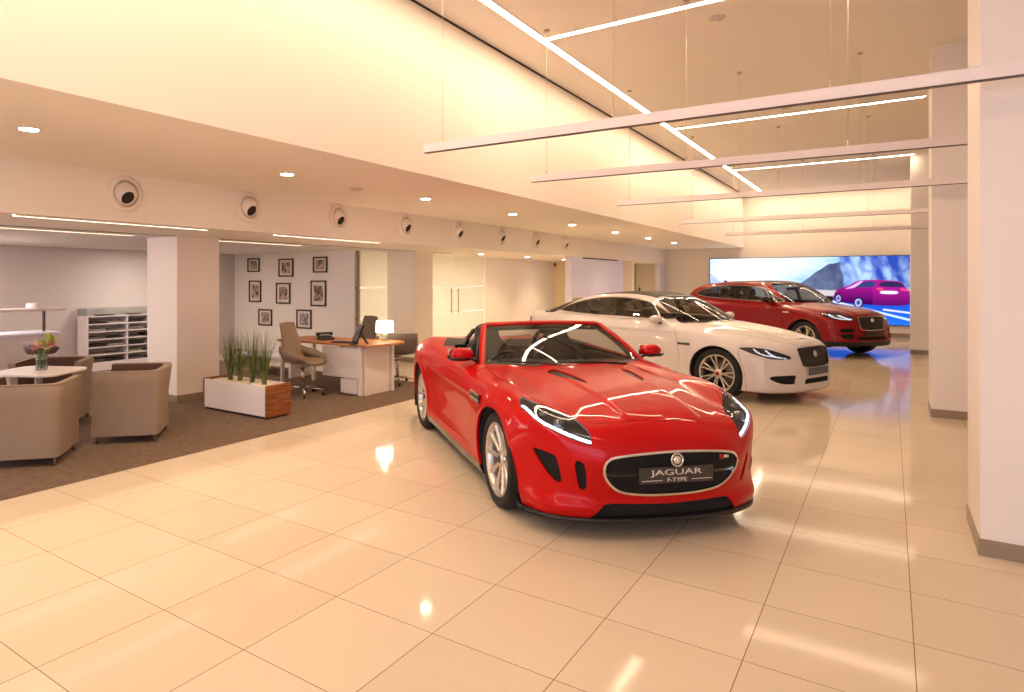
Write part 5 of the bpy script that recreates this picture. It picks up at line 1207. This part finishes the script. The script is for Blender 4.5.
cp = thing('red_cup', 'small red cup on the serving shelf at the photo edge', 'cup', (-10.15, 4.02, 1.231)); MB().lathe([(0, 0), (.026, 0), (.034, .035), (.031, .035), (.024, .005), (0, .005)], 16).build('cup_body', P('cup_red', (196, 60, 48), .4), cp)
# bar stool
def bar_stool(label, x, y, rz):
    t = thing('bar_stool', label, 'stool', (x, y, .006), rz, 'grey bar stools at the coffee counter'); b = MB(); rows = []
    for i in range(13):
        a = math.radians(-120 + 20 * i); rr = .20; c, s = math.cos(a), math.sin(a); hgt = .10 * (1 + math.cos(a)) / 2
        rows.append([(0, 0, .63), (rr * .8 * c, rr * .9 * s, .63), (rr * c, rr * 1.05 * s, .65 + hgt * .6), (rr * 1.1 * c, rr * 1.15 * s, .66 + hgt * 1.4)])
    b.grid(rows, thick=.018); b.build('seat_shell', P('stool_grey', (104, 92, 88), .6), t)
    MB().lathe([(0, 0), (.21, 0), (.21, .012), (.03, .03), (.024, .06), (.024, .62), (0, .62)], 28).build('pedestal', M_steel, t)
    MB().tube([(.16 * math.cos(a), .16 * math.sin(a), .25) for a in [2 * math.pi * i / 24 for i in range(25)]], .009, 6, cap=False).build('foot_ring', M_steel, t); return t
bar_stool('grey shell bar stool just left of the lilies', -9.45, 4.28, math.radians(-60)); bar_stool('grey shell bar stool cut by the left photo edge', -9.45, 3.45, math.radians(-60))
# brochure shelf unit with glass showcase on top
su = thing('brochure_cabinet', 'white pigeonhole brochure cabinet with a glass showcase top against the lounge wall', 'cabinet', (-11.6, 6.05, .006))
M_sh = P('shelf_white', (232, 222, 220), .35); c_ = MB(); Wd = 1.5
for y in (0, Wd / 2, Wd): c_.box(-.34, 0, y - .012, y + .012, .12, .98)
for k in range(7): z = .14 + .14 * k; c_.box(-.34, 0, 0, Wd, z - .009, z + .009)
c_.box(-.35, -.335, 0, Wd, .12, .98); c_.box(-.36, .01, -.02, Wd + .02, .0, .13); c_.build('carcass', M_sh, su)
gl = MB(); gl.box(-.36, .01, -.02, Wd + .02, 1.125, 1.131); gl.box(.0, .005, -.02, Wd, .99, 1.125); gl.box(-.36, 0, -.02, -.015, .99, 1.125); gl.build('glass_case', glass_mat('case_glass', (.93, .96, .96), .04), su)
M_bro = [P('brochure_' + n, c, .6) for n, c in (('grey', (120, 112, 108)), ('dark', (62, 56, 54)), ('pale', (170, 160, 150)))]
for i in range(6):
    for j in range(2):
        z = .149 + .14 * i; y0 = .02 + j * Wd / 2
        for q in range(2):
            k_ = (i * 5 + j * 3 + q) % 3; st_ = MB()
            for s in range(rnd.randint(2, 5)): st_.box(-.30, -.05 + rnd.uniform(-.02, .03), y0 + .03 + q * .34, y0 + .33 + q * .34 + rnd.uniform(-.02, .02), s * .011, s * .011 + .009)
            b = st_.build('brochure_stack', M_bro[k_]); b.location = (-11.6, 6.05, z + .006 + .009 - .009); row = ['bottom', 'second lowest', 'third lowest', 'third highest', 'second highest', 'top'][i]
            tag(b, f'{["grey", "dark", "pale"][k_]} brochures in the {row} row, {["left", "right"][j]} column, {["left", "right"][q]} pile', 'brochures', 'brochure piles in the cabinet')
for y, w_, lb in ((.25, .3, 'dark booklet under the showcase glass on the left'), (.85, .25, 'dark booklet under the showcase glass on the right')):
    tag(MB().box(-11.85, -11.68, 6.05 + y, 6.05 + y + w_, .9985, 1.012).build('booklet', M_bro[1]), lb, 'booklet')
# showcase light
0 and lamp('lounge_window_light', (-11.0, 8.9, 1.6), (math.radians(90), 0, math.radians(-60)), .6, 1.2, 6, (.80, .82, 1.0))
# ================================================================ planter with grasses
M_wood = None
def wood(name, c1, c2, ax='Z'):
    m = P(name, c1, .4, spec=.4); nt = m.node_tree; b = nt.nodes['Principled BSDF']; tc = nt.nodes.new('ShaderNodeTexCoord'); mp = nt.nodes.new('ShaderNodeMapping'); mp.inputs['Scale'].default_value = {'Z': (1.2, 1.2, 16), 'Y': (1.2, 16, 1.2)}[ax]
    n = nt.nodes.new('ShaderNodeTexNoise'); n.inputs['Scale'].default_value = 3; n.inputs['Detail'].default_value = 6; r = nt.nodes.new('ShaderNodeValToRGB'); r.color_ramp.elements[0].position = .35; r.color_ramp.elements[1].position = .65
    r.color_ramp.elements[0].color = (*lin(c1), 1); r.color_ramp.elements[1].color = (*lin(c2), 1)
    nt.links.new(tc.outputs['Object'], mp.inputs[0]); nt.links.new(mp.outputs[0], n.inputs['Vector']); nt.links.new(n.outputs['Fac'], r.inputs[0]); nt.links.new(r.outputs[0], b.inputs['Base Color']); return m
M_wal = wood('walnut_veneer', (122, 70, 40), (170, 106, 62)); M_oak = wood('oak_veneer', (170, 110, 62), (198, 136, 84), 'Y')
pl = thing('planter_box', 'long white planter box with walnut ends on the carpet beside the pillar', 'planter', (-6.5, 5.37, .006))
MB().box(-.565, .575, -.19, -.175, .03, .385, bev=.002).build('front_panel', M_lam, pl); MB().box(-.565, .575, .175, .19, .03, .385, bev=.002).build('back_panel', M_lam, pl)
MB().box(.578, .60, -.195, .195, .02, .395).build('end_panel', M_wal, pl); MB().box(-.59, -.568, -.195, .195, .02, .395).build('end_panel', M_wal, pl)
MB().box(-.56, .57, -.17, .17, 0, .03).build('plinth', M_black, pl)
pb = MB(); pb.box(-.56, .57, -.17, .17, .30, .352)
for k in range(420): r = rnd.uniform(.010, .020); pb.sphere((rnd.uniform(-.55, .56), rnd.uniform(-.165, .165), .355 + rnd.uniform(0, .012)), r, (1, 1, .6), 6)
pb.build('pebbles', P('pebble_white', (236, 226, 206), .6), pl)['kind'] = 'stuff'
M_gr = P('grass_green', (128, 130, 60), .6); M_gr2 = P('grass_dark', (60, 84, 44), .6)
for k, x in enumerate((-6.80, -6.61, -6.38, -6.16)):
    t = thing('potted_grass', ['clump of artificial grass nearest the pillar in the planter', 'second clump of artificial grass from the pillar', 'third clump of artificial grass from the pillar', 'clump of artificial grass nearest the desk end of the planter'][k], 'grass plant', (x, 5.37, .362), group='grass clumps in the planter')
    for half_, mm in ((0, M_gr), (1, M_gr2)):
        b = MB()
        for j in range(52):
            a = rnd.uniform(0, 6.28); ln_ = rnd.uniform(.34, .74); sp = rnd.uniform(.03, .20) * (1.3 if rnd.random() < .2 else 1); r0 = rnd.uniform(0, .03); wv = rnd.uniform(.0035, .0065); s = Vector((-math.sin(a), math.cos(a), 0))
            rows = []
            for i in range(6):
                u = i / 5; c = Vector((math.cos(a) * (r0 + sp * u ** 1.7), math.sin(a) * (r0 + sp * u ** 1.7), ln_ * u * (1 - .08 * u * (sp / .16)))); w2 = wv * (1 - u) + .0006; rows.append([c - s * w2, c + Vector((math.cos(a), math.sin(a), 0)) * w2 * .3, c + s * w2])
            b.grid(rows)
        b.build('blades', mm, t)
# ================================================================ desk group
M_wl = P('desk_white', (240, 230, 220), .35)
dk = thing('office_desk', 'oak-topped office desk with white legs and side pedestal', 'desk', (-6.0, 7.0, .006))
tp = smoothpoly([(-1.72, -.02), (-1.0, -.02), (.0, -.03), (.12, .10), (.17, .45), (.10, .86), (-.4, .90), (-1.0, .80), (-1.72, .78)], 5)
MB().prism([tuple(p) for p in tp], .695, .725, bev=.004).build('desktop', M_oak, dk)
for x, y in ((-.05, 0), (.0, .66), (-1.66, .02), (-1.66, .70)): MB().box(x - .025, x + .025, y, y + .05, 0, .695, bev=.004).build('leg', M_wl, dk)
MB().box(-.78, -.085, .02, .04, .24, .67, bev=.002).build('modesty_panel', M_wl, dk)
pd = MB().box(-.40, .0, .07, .63, .0, .68, bev=.004).build('pedestal', M_wl, dk)
MB().box(-.43, -.12, .03, .068, .02, .22, bev=.003).build('drawer_front', M_wl, dk)
tag(pd, None)
ph = thing('desk_phone', 'black desk telephone on the oak desk', 'telephone', (-7.0, 7.32, .731), math.radians(-20))
MB().prism([(-.10, 0), (.10, 0), (.10, .02), (-.02, .06), (-.10, .065)], -.10, .10, axis='y', bev=.006).build('base', M_black, ph)
hs = MB(); hs.tube([(-.05, -.13, .085), (-.05, -.07, .095), (-.05, .07, .095), (-.05, .13, .085)], [.03, .018, .018, .03], 10); hs.build('handset', M_black, ph)
mo = thing('touch_monitor', 'black tilted monitor with easel stand on the desk', 'monitor', (-6.17, 7.02, .731), math.radians(-128))
MB().box(-.012, .012, -.17, .17, .02, .30, bev=.004, M=RY(-22)).build('screen', M_gloss, mo)
for s in (-1, 1): MB().tube([(-.08, s * .06, .20), (-.20, s * .07, .0)], .009, 6).build('stand_leg', M_black, mo)
MB().box(-.02, .06, -.12, .12, 0, .014, bev=.004).build('stand_foot', M_black, mo)
kb = thing('keyboard', 'black keyboard on the desk before the monitor', 'keyboard', (-6.42, 6.98 + .13, .731), math.radians(10)); k_ = MB(); k_.box(-.20, .20, -.07, .07, 0, .014, bev=.003)
for i in range(14):
    for j in range(5): k_.box(-.19 + i * .027, -.168 + i * .027, -.062 + j * .025, -.042 + j * .025, .014, .018)
k_.build('key_tray', M_black, kb)
lp = thing('table_lamp', 'small lit table lamp with white drum shade on the desk', 'lamp', (-6.12, 7.66, .731))
MB().lathe([(0, 0), (.06, 0), (.06, .01), (.045, .02), (.05, .07), (.045, .12), (.015, .14), (.012, .2), (0, .2)], 24).build('base', glass_mat('lamp_glass', (.80, .84, .78), .12), lp)
MB().lathe([(.115, .14), (.135, .138), (.125, .305), (.122, .305), (.132, .142)], 32, close=True).build('lamp_shade', emis('lit_shade', (1, .93, .82), 4.5), lp)
pt = bpy.data.lights.new('lamp_bulb', 'POINT'); pt.energy = 9; pt.color = (1, .74, .48); pt.shadow_soft_size = .05; po_ = bpy.data.objects.new('lamp_bulb', pt); COL.objects.link(po_); po_.parent = lp; po_.location = (0, 0, .34)
def office_chair(name, label, loc, rz, fab, arms=True, low=False):
    t = thing(name, label, 'chair', loc, rz); b = MB()
    # one piece shell: seat curling into the back, faces +x
    prof = [(.27, .43), (.20, .455), (.0, .445), (-.14, .46), (-.21, .52), (-.24, .62), (-.27, .80), (-.33, 1.02)]; wd = [.20, .24, .25, .25, .24, .23, .20, .17]; rows = []
    if low: prof = prof[:6] + [(-.26, .70), (-.285, .80)]; wd = [.20, .25, .27, .28, .28, .27, .26, .24]
    for (x, z), w_ in zip(prof, wd):
        cu = .05 if z > .5 else .03
        rows.append([(x + (cu * (abs(u) ** 2) if z > .5 else 0), u * w_, z + (cu * u * u if z <= .5 else 0)) for u in (-1, -.8, -.5, 0, .5, .8, 1)])
    b.grid(rows, thick=.035); b.build('seat_shell', fab, t)
    if arms:
        for s in (-1, 1):
            a = MB(); a.grid([[(-.24, s * .24, .70), (-.24, s * .24, .62)], [(-.14, s * .29, .66), (-.14, s * .27, .52)], [(.04, s * .30, .62), (.04, s * .27, .49)], [(.20, s * .28, .56), (.20, s * .25, .48)]], thick=.025); a.build('arm', fab, t)
    MB().tube([(0, 0, .43), (0, 0, .10)], [.028, .022], 12).build('gas_column', M_steel, t)
    MB().box(-.1, .1, -.07, .07, .395, .43, bev=.01).build('tilt_plate', M_steel, t)
    for k in range(5):
        a = math.radians(72 * k + 20); c, s = math.cos(a), math.sin(a); l = MB(); l.tube([(0, 0, .11), (.15 * c, .15 * s, .10), (.30 * c, .30 * s, .075)], [.024, .018, .014], 8, flat=.7); q = l.build('base_leg', M_steel, t)
        MB().lathe([(0, -.012), (.028, -.012), (.028, .012), (0, .012)], 16, M=T4((.30 * c, .30 * s, .028)) @ RZ(72 * k + 20) @ RX(90)).build('caster', M_black, q)
    return t
M_mesh = P('taupe_mesh', (146, 124, 104), .8); M_grch = P('grey_felt', (112, 98, 88), .85)
office_chair('office_chair', 'taupe swivel office chair in front of the desk beside the planter', (-6.78, 6.62, .006), math.radians(12), M_mesh)
office_chair('visitor_chair', 'grey-brown swivel chair at the right end of the desk behind the lamp', (-6.33, 8.25, .006), math.radians(150), M_grch, arms=True, low=True)
office_chair('desk_chair', 'dark taupe swivel chair behind the desk, showing beside the monitor', (-7.25, 8.38, .006), math.radians(-100), P('dark_taupe', (112, 98, 82), .8), arms=True)
bn = thing('low_bench', 'low glossy white bench behind the planter', 'bench', (-8.75, 7.9, .006)); MB().box(-.75, .75, -.28, .28, .30, .36, bev=.01).build('bench_top', P('bench_white', (240, 240, 250), .12), bn)
for s in (-1, 1): MB().box(s * .60 - .03, s * .60 + .03, -.24, .24, 0, .30).build('bench_leg', M_wl, bn)
# ================================================================ framed photographs
M_frame = P('frame_black', (44, 36, 32), .4); M_mount = P('mount_cream', (232, 218, 200), .7)
PIC = [('top left', -11.54, -11.15, 1.83, 2.13, 0), ('top middle', -10.54, -10.10, 1.72, 2.10, 1), ('top right', -9.52, -9.13, 1.80, 2.12, 2), ('middle left', -11.49, -11.10, 1.17, 1.64, 3), ('centre', -10.62, -10.19, 1.15, 1.59, 4), ('middle right', -9.59, -9.16, 1.12, 1.64, 5), ('bottom left', -11.18, -10.75, .67, 1.02, 6), ('bottom right', -10.0, -9.57, .65, 1.04, 7)]
for nm, x0, x1, z0, z1, sd in PIC:
    t = thing('framed_photo', f'black framed sepia photograph, {nm} of the eight on the office wall', 'picture', ((x0 + x1) / 2, 9.6, (z0 + z1) / 2), group='framed photographs on the office wall')
    hw, hh = (x1 - x0) / 2, (z1 - z0) / 2; f_ = MB(); e = .028
    f_.box(-hw, hw, -.025, 0, hh - e, hh).box(-hw, hw, -.025, 0, -hh, -hh + e).box(-hw, -hw + e, -.025, 0, -hh + e, hh - e).box(hw - e, hw, -.025, 0, -hh + e, hh - e); f_.build('frame', M_frame, t)
    MB().box(-hw + e, hw - e, -.010, -.003, -hh + e, hh - e).build('mount', M_mount, t)
    m = bpy.data.materials.new('sepia_print'); m.use_nodes = True; nt = m.node_tree; b = nt.nodes['Principled BSDF']; tc = nt.nodes.new('ShaderNodeTexCoord'); n = nt.nodes.new('ShaderNodeTexNoise'); n.inputs['Scale'].default_value = 9; n.inputs['Detail'].default_value = 3; n.inputs['Distortion'].default_value = 1.2
    mp = nt.nodes.new('ShaderNodeMapping'); mp.inputs['Location'].default_value = (sd * 3.1, sd, sd * 1.7); nt.links.new(tc.outputs['Object'], mp.inputs[0]); nt.links.new(mp.outputs[0], n.inputs['Vector'])
    r = nt.nodes.new('ShaderNodeValToRGB'); r.color_ramp.elements[0].position = .38; r.color_ramp.elements[1].position = .62; r.color_ramp.elements[0].color = (*lin((96, 74, 62)), 1); r.color_ramp.elements[1].color = (*lin((206, 182, 160) if sd != 7 else (200, 196, 204)), 1); nt.links.new(n.outputs['Fac'], r.inputs[0]); nt.links.new(r.outputs[0], b.inputs['Base Color'])
    MB().box(-hw * .58, hw * .58, -.013, -.0105, -hh * .60, hh * .60).build('print', m, t)
